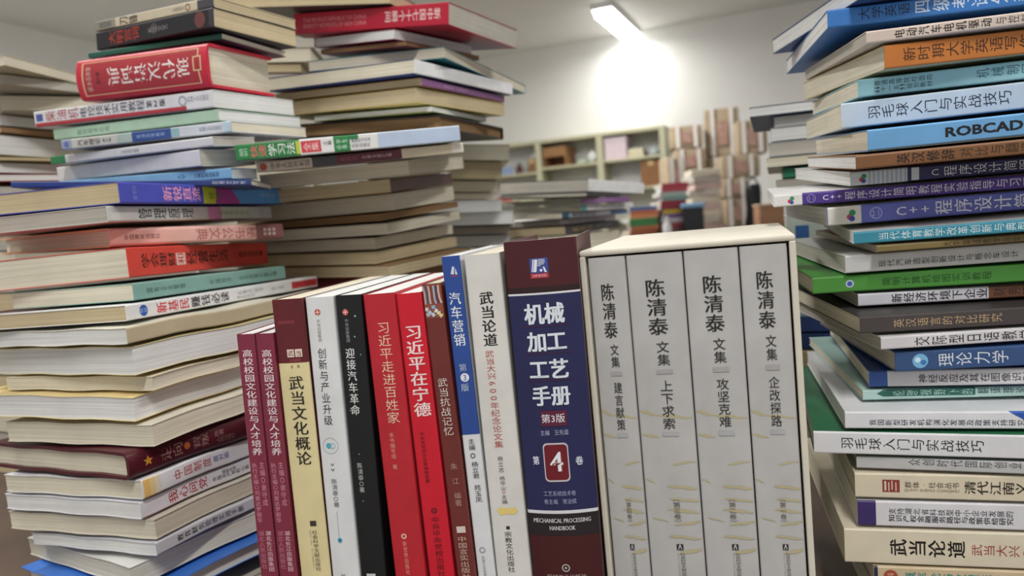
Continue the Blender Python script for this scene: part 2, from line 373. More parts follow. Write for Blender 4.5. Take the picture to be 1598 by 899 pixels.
# ------------------------------------------------------------ the books of the photograph
random.seed(4)
BOOKS = [
('book', 'cream-spined paperback lying on the black novel at the very top', 'book', 'books of the dictionary pile', ((-0.23879, 0.6563, 0.20859), 62.11, 3.31, -0.45), (0.0989, 0.1629, 0.0089), {'sp': 'L', 'cov': 'c9bda4', 'spi': 'c9bda4', 'pg': 'T', 'items': [('g', 0.0003, 0.1844, 0, 1, '8f8b7c'), ('g', 0.0365, 0.1494, 0.2, 0.8, '6d7068'), ('g', 0.8746, 1.0073, 0, 1, '4a474a'), ('t', 0.2135, 0.3895, 0.5, 0.8, '26252a', 'ccw', '刀锋', 1), ('o', 0.7991, 0.5, 0.00303, 0.3, '8d4a3c'), ('t', 0.6702, 0.7736, 0.5, 0.35, '8a8273', 'ccw', '上海译文', 0)]}),
('book', 'black-spined novel with red title lying under a cream paperback', 'book', 'books of the dictionary pile', ((-0.23927, 0.65226, 0.19081), 60.95, 3.3, 0.45), (0.0973, 0.1652, 0.01641), {'sp': 'L', 'cov': '242326', 'spi': '242326', 'pg': 'T', 'items': [('t', 0.1115, 0.3972, 0.5, 0.72, 'a8382c', 'ccw', '大明宫词', 1), ('o', 0.5202, 0.55, 0.00492, 0, '4b4a48'), ('t', 0.4645, 0.6386, 0.5, 0.3, '8d8a86', 'ccw', '长江文艺', 0), ('o', 0.897, 0.5, 0.00689, 0, '6a3a38'), ('g', 0.9665, 1.0106, 0, 1, '3b3a40')]}),
('book', 'thin book with dark green spine and purple cover lying on the red dictionary', 'book', 'books of the dictionary pile', ((-0.23915, 0.66768, 0.18432), 67.72, 2.9, 0.06), (0.0862, 0.165, 0.00527), {'sp': 'L', 'cov': '4d2440', 'spi': '1d5a48', 'pg': 'C'}),
('dictionary', 'thick red dictionary with white title lying near the top of the corner-on pile', 'dictionary', 'books of the dictionary pile', ((-0.24858, 0.65805, 0.14165), 70.53, 2.23, -2.56), (0.0883, 0.1497, 0.03744), {'sp': 'L', 'cov': 'c4293f', 'spi': 'c4293f', 'pg': 'C', 'hard': 1, 'bulge': 0.004, 'items': [('g', 0.0477, 0.9442, 0.1, 0.9, 'd9b98f'), ('g', 0.0583, 0.9349, 0.12, 0.88, 'a8323a'), ('t', 0.2459, 0.8836, 0.5, 0.42, 'e9ddd6', 'cw', '现代汉语词典', 1), ('g', 0.9023, 0.9627, 0.38, 0.72, 'd9b98f'), ('g', 0.9116, 0.9535, 0.41, 0.69, 'a8323a'), ('t', 0.0793, 0.1214, 0.5, 0.6, 'd8b9a8', 'down', '商务印书馆', 0), ('t', 0.1579, 0.1943, 0.5, 0.3, '4a2a22', 'down', '第5版', 0)]}),
('book', 'white textbook with red lower spine strip directly under the red dictionary', 'book', 'books of the dictionary pile', ((-0.24888, 0.65856, 0.12439), 69.32, 1.99, -2.88), (0.1153, 0.219, 0.01498), {'sp': 'L', 'cov': 'd9d8d8', 'spi': 'd9d8d8', 'pg': 'W', 'items': [('g', 0.0039, 0.8619, 0, 0.24, 'b23a44'), ('g', 0.012, 0.0519, 0.35, 0.8, '4a5a9c'), ('t', 0.0652, 0.2706, 0.6, 0.62, 'b0414c', 'ccw', '柴油机', 0), ('t', 0.2744, 0.6452, 0.6, 0.62, '3a3a44', 'ccw', '电控技术实用教程', 0), ('t', 0.6522, 0.7554, 0.6, 0.42, '26262c', 'ccw', '第2版', 1), ('o', 0.8458, 0.55, 0.00449, 0.3, '9aa0a8'), ('t', 0.8696, 0.9808, 0.6, 0.34, '9aa0a8', 'ccw', '机械工业出版社', 0)]}),
('book', 'pale green spined book under the white and red textbook', 'book', 'books of the dictionary pile', ((-0.24628, 0.66012, 0.11267), 68.77, 1.58, -2.82), (0.1177, 0.2032, 0.01003), {'sp': 'L', 'cov': 'a9c6ae', 'spi': 'a9c6ae', 'pg': 'W', 'items': [('t', 0.1532, 0.3668, 0.45, 0.5, '6d8a78', 'ccw', '数控技术应用', 0)]}),
('book', 'grey spined book with navy middle block under the pale green book', 'book', 'books of the dictionary pile', ((-0.23238, 0.64994, 0.10066), 72.34, 1.07, -3.11), (0.1175, 0.1911, 0.00923), {'sp': 'L', 'cov': 'c5c9cf', 'spi': 'c5c9cf', 'pg': 'C', 'items': [('g', 0.0007, 0.0662, 0, 1, '9aa3bd'), ('g', 0.0662, 0.3483, 0, 1, 'c4c2b8'), ('g', 0.3483, 0.4368, 0, 1, 'a9bab0'), ('g', 0.4368, 0.6655, 0, 1, '34508c'), ('g', 0.6655, 0.713, 0.1, 0.9, '8fb0b4'), ('o', 0.0335, 0.5, 0.00277, 0, '6474a8'), ('t', 0.1027, 0.2465, 0.5, 0.6, '33343c', 'ccw', '汽车理论', 1), ('t', 0.2583, 0.3132, 0.5, 0.4, '33343c', 'ccw', '第5版', 0), ('t', 0.4635, 0.6323, 0.5, 0.36, '9fb2d6', 'ccw', '普通高等教育', 0), ('t', 0.8249, 0.9486, 0.5, 0.4, '7f8da0', 'ccw', '机械工业出版社', 0), ('g', 0.9591, 1.0043, 0, 1, 'b6cbd8')]}),
('book', 'white spined book with a bright green end in the dictionary pile', 'book', 'books of the dictionary pile', ((-0.24545, 0.63875, 0.08821), 64.45, 1.62, -3.86), (0.05, 0.2163, 0.00789), {'sp': 'L', 'cov': 'd2d2d2', 'spi': 'd2d2d2', 'pg': 'G', 'items': [('g', -0.0009, 0.1022, 0, 1, '2f7a4c'), ('t', 0.4646, 0.5793, 0.5, 0.4, '8c8c8c', 'ccw', '工程制图习题集', 0)]}),
('book', 'plain white unmarked book under the one with a green end', 'book', 'books of the dictionary pile', ((-0.26037, 0.64561, 0.07255), 59.13, 2.04, -3.24), (0.06, 0.2235, 0.01432), {'sp': 'L', 'cov': 'd3d2d4', 'spi': 'd3d2d4', 'pg': 'C'}),
('book', 'pale blue spined thin book above the navy cover in the dictionary pile', 'book', 'books of the dictionary pile', ((-0.23324, 0.64033, 0.05953), 65.59, 2.39, -1.05), (0.0318, 0.2233, 0.00925), {'sp': 'L', 'cov': '7fb0d6', 'spi': '7fb0d6', 'pg': 'W', 'items': [('t', 0.7162, 0.7617, 0.5, 0.5, '3c5a80', 'ccw', '大学', 0), ('t', 0.8066, 0.9381, 0.5, 0.45, '35507c', 'ccw', '计算机基础教程', 0)]}),
('book', 'thin navy covered book showing just a corner above the purple-blue spine', 'book', 'books of the dictionary pile', ((-0.21367, 0.6301, 0.0519), 88.3, 3.78, 1.45), (0.05, 0.2071, 0.00477), {'sp': 'L', 'cov': '2a3f78', 'spi': '2a3f78', 'pg': 'C', 'items': [('t', 0.8362, 0.9818, 0.5, 0.5, 'c9ccd6', 'ccw', '应用文写作', 0)]}),
('book', 'book with purple, yellow, magenta and sky-blue spine in the corner-on pile', 'book', 'books of the corner-on pile', ((-0.28184, 0.5459, 0.03894), 76.9, -0.22, -0.74), (0.2286, 0.158, 0.01576), {'sp': 'R', 'cov': '4a50b4', 'spi': '4a50b4', 'pg': 'T', 'items': [('g', 0.4301, 0.5095, 0, 1, 'c6cf3a'), ('p', [(0.5028, 0), (0.6709, 0), (0.6046, 1), (0.5162, 1)], 'b5479e'), ('p', [(0.6709, 0), (0.9982, 0), (1.0127, 1), (0.6046, 1)], '5a9be0'), ('t', 0.2024, 0.4147, 0.5, 0.74, 'e8a0c4', 'ccw', '新锐直流', 1), ('t', 0.4607, 0.5419, 0.45, 0.4, '5a6a30', 'ccw', '经典', 0), ('t', 0.0569, 0.0776, 0.5, 0.7, '8c92d4', 'down', '文学馆', 0), ('t', 0.8116, 0.9459, 0.55, 0.25, 'a8c8ee', 'ccw', '出版社', 0)]}),
('book', 'grey spined management textbook with a pink square, under the purple spine', 'book', 'books of the corner-on pile', ((-0.29004, 0.54184, 0.02577), 77.11, -0.73, -0.53), (0.224, 0.1609, 0.01183), {'sp': 'R', 'cov': 'c6c5c2', 'spi': 'c6c5c2', 'pg': 'G', 'items': [('g', 0.0117, 0.52, 0.1, 0.88, 'cdccca'), ('g', 0.5323, 0.617, 0, 1, 'cf86b4'), ('g', 0.617, 0.8063, 0, 1, 'd2d4c6'), ('t', 0.1357, 0.4444, 0.5, 0.68, '33333a', 'ccw', '管理原理', 1), ('t', 0.5997, 0.8211, 0.5, 0.34, '8a9a3e', 'ccw', '高等学校教材', 0), ('t', 0.9022, 0.9389, 0.5, 0.7, '9a9a98', 'down', '科学社', 0)]}),
('book', 'pale pink hardcover with orange edge in the corner-on pile', 'book', 'books of the corner-on pile', ((-0.30026, 0.56024, 0.0076), 56.96, 0.51, 0.73), (0.1636, 0.1775, 0.0144), {'sp': 'R', 'cov': 'd9a27c', 'spi': 'd8a79c', 'pg': 'C', 'hard': 1, 'items': [('g', 0.814, 1.0007, 0, 1, '8a5a58'), ('t', 0.4384, 0.8226, 0.5, 0.68, 'a8605c', 'cw', '秘书公文典', 0), ('t', 0.0636, 0.2462, 0.5, 0.3, '7a5a58', 'ccw', '中国青年出版社', 0), ('g', 0.8616, 0.8813, 0.28, 0.46, 'cdb4ac'), ('g', 0.8616, 0.8813, 0.54, 0.72, 'cdb4ac'), ('g', 0.8923, 0.9123, 0.28, 0.46, 'cdb4ac'), ('g', 0.8923, 0.9123, 0.54, 0.72, 'cdb4ac'), ('g', 0.9235, 0.9437, 0.28, 0.46, 'cdb4ac'), ('g', 0.9235, 0.9437, 0.54, 0.72, 'cdb4ac')]}),
('book', 'bright red spined book with white boxed character in the corner-on pile', 'book', 'books of the corner-on pile', ((-0.27592, 0.53535, -0.0158), 84.03, -1.67, 0.58), (0.2358, 0.1636, 0.0222), {'sp': 'R', 'cov': 'd8483c', 'spi': 'd8483c', 'pg': 'C', 'items': [('t', 0.0676, 0.2662, 0.52, 0.5, '46231f', 'ccw', '学会理财', 1), ('g', 0.2697, 0.327, 0.28, 0.72, 'e6c4bc'), ('t', 0.2737, 0.3228, 0.5, 0.4, 'c03a34', 'ccw', '和', 1), ('t', 0.3316, 0.6414, 0.52, 0.5, '46231f', 'ccw', '经营生活', 1), ('t', 0.7274, 0.9166, 0.5, 0.25, '5a2a26', 'ccw', '西苑出版社', 0), ('o', 0.9356, 0.5, 0.00244, 0, '46231f')]}),
('book', 'teal green spined book under the bright red spine', 'book', 'books of the corner-on pile', ((-0.27011, 0.52656, -0.03203), 75.31, -0.82, 0.24), (0.1995, 0.1101, 0.01236), {'sp': 'R', 'cov': '7fa79e', 'spi': '7fa79e', 'pg': 'C', 'items': [('t', 0.0625, 0.2785, 0.48, 0.28, '45665f', 'ccw', '国有企业管理', 0), ('t', 0.4202, 0.5756, 0.5, 0.3, '4f7068', 'ccw', '中国经济', 0), ('t', 0.6215, 0.9261, 0.5, 0.32, '4a6a64', 'ccw', '企业改革文献汇编', 0)]}),
('book', 'white spined book with blue badge and red-black title under the teal one', 'book', 'books of the corner-on pile', ((-0.26732, 0.50844, -0.04474), 74.58, -1.04, 0.2), (0.257, 0.17, 0.01109), {'sp': 'R', 'cov': 'dcdcdc', 'spi': 'dcdcdc', 'pg': 'T', 'items': [('o', 0.0624, 0.5, 0.00399, 0, '2d55a8'), ('t', 0.0457, 0.0793, 0.5, 0.3, '9fb6e2', 'ccw', '畅销', 0), ('t', 0.109, 0.2506, 0.5, 0.72, 'cf3440', 'ccw', '新基民', 1), ('t', 0.2535, 0.4416, 0.5, 0.72, '2c2c32', 'ccw', '赚钱必读', 1), ('t', 0.4798, 0.6367, 0.62, 0.3, 'a8a8ac', 'ccw', '从零开始学', 0), ('t', 0.477, 0.5807, 0.28, 0.26, 'b0b0b4', 'ccw', '基金投资', 0), ('t', 0.6749, 0.7655, 0.5, 0.28, 'a8a8ac', 'ccw', '李著', 0), ('g', 0.813, 0.9954, 0.2, 0.78, 'c23a40'), ('t', 0.8307, 0.9756, 0.5, 0.3, '7a2028', 'ccw', '经济出版社', 0)]}),
('book', 'cream-paged book just under the white book with blue badge', 'book', 'books of the corner-on pile', ((-0.26181, 0.49542, -0.05845), 67.33, -0.95, -0.08), (0.2395, 0.1674, 0.01122), {'sp': 'R', 'cov': 'd8d4c4', 'spi': 'b9ad90', 'pg': 'W', 'wave': 0.0011}),
('book', 'thick white-paged book with wavy lower edge, second below the blue badge', 'book', 'books of the corner-on pile', ((-0.26165, 0.49991, -0.08078), 64.57, -0.94, -0.34), (0.2367, 0.1742, 0.01969), {'sp': 'FL', 'cov': 'dccf9f', 'spi': 'dccf9f', 'pg': 'W', 'wave': 0.0011}),
('book', 'thin cream-paged book between two thick white-paged ones', 'book', 'books of the corner-on pile', ((-0.25418, 0.50711, -0.09391), 68.64, -0.36, -0.27), (0.2399, 0.1487, 0.00996), {'sp': 'FR', 'cov': 'e2d8bc', 'spi': 'e2d8bc', 'pg': 'C', 'wave': 0.0011}),
('book', 'white-paged book with a yellowed cover lip in the corner-on pile', 'book', 'books of the corner-on pile', ((-0.26674, 0.50238, -0.11333), 69.37, -0.09, -0.19), (0.2592, 0.1698, 0.0169), {'sp': 'FL', 'cov': 'e6d098', 'spi': 'e6d098', 'pg': 'W', 'wave': 0.0011}),
('book', 'thick cream-paged book resting on the dark red star hardcover', 'book', 'books of the corner-on pile', ((-0.25452, 0.49998, -0.13151), 68.19, -0.98, -0.67), (0.2385, 0.1503, 0.01529), {'sp': 'FL', 'cov': 'd9d4c4', 'spi': 'd9d4c4', 'pg': 'C', 'wave': 0.0011}),
('hardcover_book', 'dark red hardcover with a gold star on its spine', 'book', 'books of the corner-on pile', ((-0.27238, 0.49479, -0.15226), 61.05, -2.43, 0.18), (0.2161, 0.1782, 0.01943), {'sp': 'R', 'cov': '4c1620', 'spi': '4c1620', 'pg': 'C', 'hard': 1, 'bulge': 0.003, 'items': [('s', 0.0672, 0.5, 0.00389, 0, 'c08a2c'), ('t', 0.1113, 0.1989, 0.5, 0.5, '9a7a72', 'ccw', '走向', 1), ('o', 0.2141, 0.5, 0.00253, 0, 'b0622c'), ('t', 0.2371, 0.303, 0.5, 0.5, '8a6a64', 'ccw', '背叛', 1), ('t', 0.3264, 0.368, 0.62, 0.25, '8a6a64', 'ccw', '陈著', 0), ('t', 0.3335, 0.4126, 0.35, 0.25, '8a6a64', 'ccw', '人民出版社', 0)], 'wave': 0.0011}),
('book', 'white spined book with an orange fading end under the star hardcover', 'book', 'books of the corner-on pile', ((-0.26489, 0.49743, -0.1672), 65.4, -2.97, 0.33), (0.2391, 0.1534, 0.0134), {'sp': 'R', 'cov': 'd9d9dc', 'spi': 'd9d9dc', 'pg': 'C', 'items': [('g', 0.0052, 0.0268, 0, 1, 'd9b36a'), ('g', 0.0268, 0.0445, 0, 1, 'dcc48e'), ('g', 0.0445, 0.0624, 0, 1, 'dcd2b8'), ('t', 0.1085, 0.2576, 0.52, 0.5, 'b23c40', 'ccw', '中国制度', 0), ('t', 0.2632, 0.331, 0.55, 0.36, '4a5a9c', 'ccw', '面对面', 0)], 'wave': 0.0011}),
('book', 'white book with bold red title, fourth from the bottom of its pile', 'book', 'books of the corner-on pile', ((-0.26729, 0.49671, -0.18093), 64.77, -3.13, 0.29), (0.2454, 0.1539, 0.01185), {'sp': 'R', 'cov': 'dad9de', 'spi': 'dad9de', 'pg': 'W', 'items': [('g', 0.0058, 0.1798, 0, 0.08, 'd8a8b8'), ('t', 0.0919, 0.2388, 0.5, 0.66, 'b02c38', 'ccw', '我心问党', 1), ('t', 0.2973, 0.3564, 0.72, 0.26, '35353c', 'ccw', '国防大学', 0), ('t', 0.2561, 0.4101, 0.45, 0.26, '35353c', 'ccw', '中国共产党的心路', 0)], 'wave': 0.0011}),
('book', 'cream-paged book under the white book with bold red title', 'book', 'books of the corner-on pile', ((-0.25864, 0.49664, -0.19598), 65.52, -3.48, 0.34), (0.2346, 0.1627, 0.01373), {'sp': 'FL', 'cov': 'cfc9bb', 'spi': 'cfc9bb', 'pg': 'C', 'wave': 0.0011}),
('book', 'grey spined finance handbook with black title low in the corner-on pile', 'book', 'books of the corner-on pile', ((-0.25792, 0.49349, -0.20661), 63.43, -4.13, 0.19), (0.2474, 0.1443, 0.00903), {'sp': 'R', 'cov': 'c9c8ce', 'spi': 'c9c8ce', 'pg': 'W', 'items': [('t', 0.0681, 0.318, 0.5, 0.5, '2c2c32', 'ccw', '教育财务管理实用手册', 1)], 'wave': 0.0011}),
('book', 'cream-paged book lying directly on the blue-covered one', 'book', 'books of the corner-on pile', ((-0.27581, 0.49097, -0.22672), 53.86, -4.11, -1.37), (0.2194, 0.1713, 0.01422), {'sp': 'FL', 'cov': 'd9d9d4', 'spi': 'd9d9d4', 'pg': 'C', 'wave': 0.0011}),
('book', 'blue-covered white-paged book lowest in view in the corner-on pile', 'book', 'books of the corner-on pile', ((-0.26787, 0.47646, -0.24148), 54.75, -3.62, -1.68), (0.248, 0.1634, 0.01192), {'sp': 'FL', 'cov': '3a72c8', 'spi': '3a72c8', 'pg': 'W', 'over': 0.004, 'wave': 0.0011}),
('book', 'yellowed book with dark cover at the very top of the pile behind', 'book', 'books of the pile behind', ((-0.10264, 0.77596, 0.23669), 77.0, 6.22, -4.04), (0.2, 0.2, 0.01444), {'sp': 'FL', 'cov': '3a3332', 'spi': '3a3332', 'pg': 'T'}),
('book', 'thick red book with white spine title near the top of the pile behind', 'book', 'books of the pile behind', ((-0.04356, 0.75452, 0.20593), 65.37, 6.98, -2.7), (0.1703, 0.1931, 0.02165), {'sp': 'L', 'cov': 'b01c34', 'spi': 'b01c34', 'pg': 'G', 'items': [('t', 0.6089, 0.9544, 0.52, 0.5, 'e6c9c9', 'cw', '新中国七十个瞬间', 1), ('t', 0.0644, 0.4939, 0.62, 0.2, 'd88a90', 'up', "THE PEOPLE'S REPUBLIC OF CHINA", 0), ('t', 0.0632, 0.4932, 0.34, 0.2, 'd88a90', 'up', 'SEVENTY MOMENTS OF NEW CHINA', 0)]}),
('book', 'white-paged book with pinkish tinge directly under the thick red book', 'book', 'books of the pile behind', ((-0.10156, 0.77553, 0.20108), 53.13, 7.52, -0.94), (0.125, 0.1257, 0.01025), {'sp': 'FR', 'cov': '8a2a48', 'spi': '8a2a48', 'pg': 'W'}),
('book', 'small brown-paged book with dark red cover, second under the thick red one', 'book', 'books of the pile behind', ((-0.08959, 0.77318, 0.19323), 55.04, 6.9, -1.17), (0.125, 0.128, 0.00483), {'sp': 'FR', 'cov': '7a2a3c', 'spi': '7a2a3c', 'pg': 'B'}),
('book', 'splayed cream-paged book with a teal cover in the pile behind', 'book', 'books of the pile behind', ((-0.05167, 0.78056, 0.17961), 70.81, 2.99, -0.65), (0.2755, 0.1646, 0.01152), {'sp': 'FL', 'cov': '3f8a94', 'spi': '3f8a94', 'pg': 'C'}),
('book', 'cream and white paged book with navy cover tip under the splayed one', 'book', 'books of the pile behind', ((-0.08034, 0.75013, 0.15996), 61.82, 3.63, -1.04), (0.2098, 0.2048, 0.01388), {'sp': 'R', 'cov': '2c3c78', 'spi': 'dedee0', 'pg': 'C'}),
('book', 'tan-paged book with a purple spine in the pile behind', 'book', 'books of the pile behind', ((-0.07585, 0.76553, 0.15051), 62.75, 3.59, -1.21), (0.1827, 0.1996, 0.00781), {'sp': 'R', 'cov': 'b8935c', 'spi': '835583', 'pg': 'T', 'items': [('t', 0.2097, 0.5067, 0.5, 0.5, 'b488b0', 'ccw', '教程', 0)]}),
('book', 'thick tan-paged book directly under the purple spine', 'book', 'books of the pile behind', ((-0.08297, 0.76392, 0.13375), 60.7, 3.68, -1.17), (0.1827, 0.1996, 0.01479), {'sp': 'FL', 'cov': 'c2b06a', 'spi': 'c2b06a', 'pg': 'T'}),
('book', 'thin grey-white book between a tan one and a dark brown one', 'book', 'books of the pile behind', ((-0.06919, 0.78287, 0.12657), 68.57, 2.91, -1.65), (0.1441, 0.1478, 0.00578), {'sp': 'FL', 'cov': '8a9a58', 'spi': '8a9a58', 'pg': 'W'}),
('hardcover_book', 'dark brown-paged hardcover with curled black cover tips in the pile behind', 'book', 'books of the pile behind', ((-0.06111, 0.78953, 0.10842), 70.87, 3.24, -1.77), (0.1967, 0.2003, 0.0153), {'sp': 'FL', 'cov': '2a2422', 'spi': '2a2422', 'pg': 'B', 'hard': 1}),
('book', 'green and white study guide spine with a pale blue end', 'book', 'books of the pile behind', ((-0.03643, 0.67445, 0.08123), 100.29, -2.17, -5.13), (0.1479, 0.1941, 0.01375), {'sp': 'L', 'cov': 'e0e0e0', 'spi': 'e0e0e0', 'pg': 'W', 'items': [('g', -0.0014, 0.2767, 0, 1, '2f7d46'), ('t', 0.0149, 0.053, 0.5, 0.55, 'a9d0b4', 'ccw', '最新', 0), ('t', 0.0612, 0.1325, 0.5, 0.72, 'd86a70', 'ccw', '快速', 1), ('t', 0.138, 0.2572, 0.5, 0.74, 'e8ece8', 'ccw', '学习法', 1), ('g', 0.2599, 0.2767, 0.1, 0.9, 'b8c440'), ('g', 0.2823, 0.3693, 0.14, 0.86, 'c8444c'), ('t', 0.2907, 0.3609, 0.5, 0.5, 'ecc8c8', 'ccw', '全集', 1), ('t', 0.379, 0.4186, 0.62, 0.3, '3c3c40', 'ccw', '王著', 0), ('g', 0.4259, 0.4971, 0, 1, '2f7d46'), ('g', 0.4971, 0.5372, 0.72, 1, '2f7d46'), ('t', 0.436, 0.4872, 0.66, 0.26, 'c4dccc', 'ccw', '学生', 0), ('t', 0.4326, 0.4838, 0.3, 0.26, 'c4dccc', 'ccw', '必备', 0), ('t', 0.504, 0.5901, 0.62, 0.26, '4a4a50', 'ccw', '高效学习方法', 0), ('t', 0.501, 0.5872, 0.3, 0.26, '4a4a50', 'ccw', '北京出版社', 0), ('g', 0.6237, 1.0046, 0.02, 0.97, 'b4c4dc')]}),
('book', 'law book with beige, grey and maroon spine under the study guide', 'book', 'books of the pile behind', ((-0.03465, 0.68228, 0.07134), 96.69, -1.96, -5.27), (0.15, 0.1844, 0.00889), {'sp': 'L', 'cov': 'cfc4b4', 'spi': 'cfc4b4', 'pg': 'T', 'items': [('g', 0.0005, 0.2625, 0, 1, 'b5a898'), ('o', 0.0321, 0.5, 0.0032, 0, 'a8483c'), ('t', 0.0622, 0.2534, 0.5, 0.6, '4c443e', 'ccw', '中华人民共和国', 1), ('g', 0.2625, 0.3789, 0, 1, '3f3d40'), ('g', 0.3789, 0.6957, 0, 1, '54202c'), ('t', 0.3943, 0.4807, 0.5, 0.4, '8a4650', 'ccw', '合同法', 1), ('t', 0.4993, 0.6487, 0.5, 0.3, 'c0a4a4', 'ccw', '法律法规汇编', 0), ('g', 0.6957, 0.9421, 0, 1, 'c2b69e'), ('g', 0.9421, 1.0026, 0.0, 1, 'cfc9bc')]}),
('book', 'grey-paged thick book under the beige and maroon law book', 'book', 'books of the pile behind', ((-0.08955, 0.71354, 0.05698), 75.59, 0.08, -5.6), (0.1757, 0.162, 0.01425), {'sp': 'FL', 'cov': 'b8b2a6', 'spi': 'b8b2a6', 'pg': 'C'}),
('book', 'tan-paged book with a brown spine in the middle of the pile behind', 'book', 'books of the pile behind', ((-0.11107, 0.73174, 0.04311), 75.91, -0.27, -4.94), (0.1941, 0.2035, 0.0133), {'sp': 'R', 'cov': 'b8976a', 'spi': '5c3a34', 'pg': 'T'}),
('book', 'grey-paged thick book under the brown spine', 'book', 'books of the pile behind', ((-0.11591, 0.75938, 0.02632), 70.25, 0.04, -4.54), (0.1615, 0.1958, 0.01716), {'sp': 'FL', 'cov': 'b5a98c', 'spi': 'b5a98c', 'pg': 'C'}),
('book', 'thin orange-tan paged book in the pile behind', 'book', 'books of the pile behind', ((-0.12733, 0.75136, 0.01669), 65.39, 0.5, -4.42), (0.1661, 0.2102, 0.00673), {'sp': 'FL', 'cov': 'a87c50', 'spi': 'a87c50', 'pg': 'B'}),
('book', 'grey cream paged book under the thin orange-tan one', 'book', 'books of the pile behind', ((-0.12062, 0.7485, 0.0024), 71.3, 0.67, -3.81), (0.1953, 0.1967, 0.01116), {'sp': 'FL', 'cov': 'b9b4a4', 'spi': 'b9b4a4', 'pg': 'C'}),
('book', 'pinkish cream paged book, third from the bottom in view, in the pile behind', 'book', 'books of the pile behind', ((-0.13819, 0.76666, -0.01217), 69.7, 1.55, -2.89), (0.1969, 0.2061, 0.01219), {'sp': 'FL', 'cov': 'b09a88', 'spi': 'b09a88', 'pg': 'C'}),
('book', 'yellowish-paged book second from the bottom in view of the pile behind', 'book', 'books of the pile behind', ((-0.1365, 0.75059, -0.02678), 69.63, 1.89, -2.51), (0.2039, 0.194, 0.01142), {'sp': 'FL', 'cov': 'c4b48c', 'spi': 'c4b48c', 'pg': 'T'}),
('book', 'yellowed book with a brown cover just above the standing white books', 'book', 'books of the pile behind', ((-0.12249, 0.74379, -0.0408), 66.57, 1.86, -2.14), (0.1865, 0.1976, 0.01198), {'sp': 'FL', 'cov': '8a6a48', 'spi': '8a6a48', 'pg': 'T'}),
('book', 'book with dark red cover showing just over the standing spines', 'book', 'books of the pile behind', ((-0.13091, 0.75663, -0.05286), 65.2, 1.91, -1.9), (0.1685, 0.2009, 0.01149), {'sp': 'L', 'cov': '6a2a2c', 'spi': '6a2a2c', 'pg': 'B'}),
('book', 'white-paged book with a blue-tipped cover topmost beside the slipcase', 'book', 'books of the coloured spine pile', ((0.23643, 0.48279, 0.12917), -1.88, 1.38, -1.86), (0.2479, 0.1728, 0.01213), {'sp': 'R', 'cov': '2a4680', 'spi': '2c4c8c', 'pg': 'W'}),
('book', 'blue English test book with white and navy title', 'book', 'books of the coloured spine pile', ((0.22368, 0.5046, 0.11691), -12.56, 0.91, 0.21), (0.2459, 0.1806, 0.01191), {'sp': 'R', 'cov': '2c66ac', 'spi': '3472ba', 'pg': 'W', 'items': [('t', 0.0759, 0.2072, 0.55, 0.62, '1c2c50', 'ccw', '大学英语', 0), ('t', 0.2119, 0.4869, 0.55, 0.66, 'c4d4ec', 'ccw', '四级考试分类', 1)]}),
('book', 'beige spined electric car book with bold black title', 'book', 'books of the coloured spine pile', ((0.23187, 0.46925, 0.0975), -10.27, 2.93, -0.82), (0.2555, 0.1744, 0.00755), {'sp': 'R', 'cov': 'c9bcae', 'spi': 'd0c0b4', 'pg': 'G', 'items': [('t', 0.0612, 0.2806, 0.5, 0.62, '2a2426', 'ccw', '电动汽车电机驱动', 1), ('t', 0.2847, 0.367, 0.5, 0.55, '5a5050', 'ccw', '与控制', 0)]}),
('book', 'orange-brown spined English writing book', 'book', 'books of the coloured spine pile', ((0.24323, 0.47008, 0.0814), -6.47, 2.92, -1.01), (0.2503, 0.1755, 0.01447), {'sp': 'R', 'cov': 'cdbd98', 'spi': 'c07434', 'pg': 'C', 'items': [('t', 0.0423, 0.3466, 0.52, 0.58, '4a2c1c', 'ccw', '新时期大学英语写作', 0)]}),
('book', 'pale cyan textbook with two small title lines under the orange spine', 'book', 'books of the coloured spine pile', ((0.23541, 0.49, 0.06785), -13.12, 3.48, -0.58), (0.2506, 0.1691, 0.01133), {'sp': 'R', 'cov': '8ab8c2', 'spi': '94c2ca', 'pg': 'C', 'items': [('t', 0.0378, 0.1783, 0.68, 0.3, '3a5a60', 'ccw', '普通高等院校面向', 0), ('t', 0.0373, 0.178, 0.32, 0.3, '3a5a60', 'ccw', '“十一五”规划教材', 0), ('t', 0.2751, 0.4094, 0.55, 0.5, '40707a', 'ccw', '机械制图', 0)]}),
('book', 'pale grey-blue badminton book above the blue robot software book', 'book', 'books of the coloured spine pile', ((0.2247, 0.4915, 0.04853), -15.38, 3.19, -0.77), (0.2489, 0.1826, 0.01636), {'sp': 'R', 'cov': 'bcc8d4', 'spi': 'bfccd8', 'pg': 'C', 'items': [('t', 0.0622, 0.396, 0.5, 0.5, '2c3448', 'ccw', '羽毛球入门与实战技巧', 0)]}),
('book', 'sky-blue book with black Latin capitals on its spine', 'book', 'books of the coloured spine pile', ((0.22074, 0.44932, 0.02978), -13.31, 3.83, -0.87), (0.2503, 0.1761, 0.01275), {'sp': 'R', 'cov': '5a94cc', 'spi': '6aa4d6', 'pg': 'C', 'items': [('t', 0.1702, 0.3304, 0.5, 0.42, '1a1c22', 'up', 'ROBCAD', 3)]}),
('book', 'brown spined English rhetoric book under the sky-blue one', 'book', 'books of the coloured spine pile', ((0.20794, 0.4385, 0.01883), -13.22, 3.99, -0.56), (0.249, 0.1688, 0.00821), {'sp': 'R', 'cov': '8a6040', 'spi': '7c5436', 'pg': 'W', 'items': [('t', 0.087, 0.2129, 0.5, 0.68, '2a1c14', 'ccw', '英汉修辞', 1), ('t', 0.2195, 0.3756, 0.5, 0.62, '42301f', 'ccw', '对比与翻译', 0)]}),
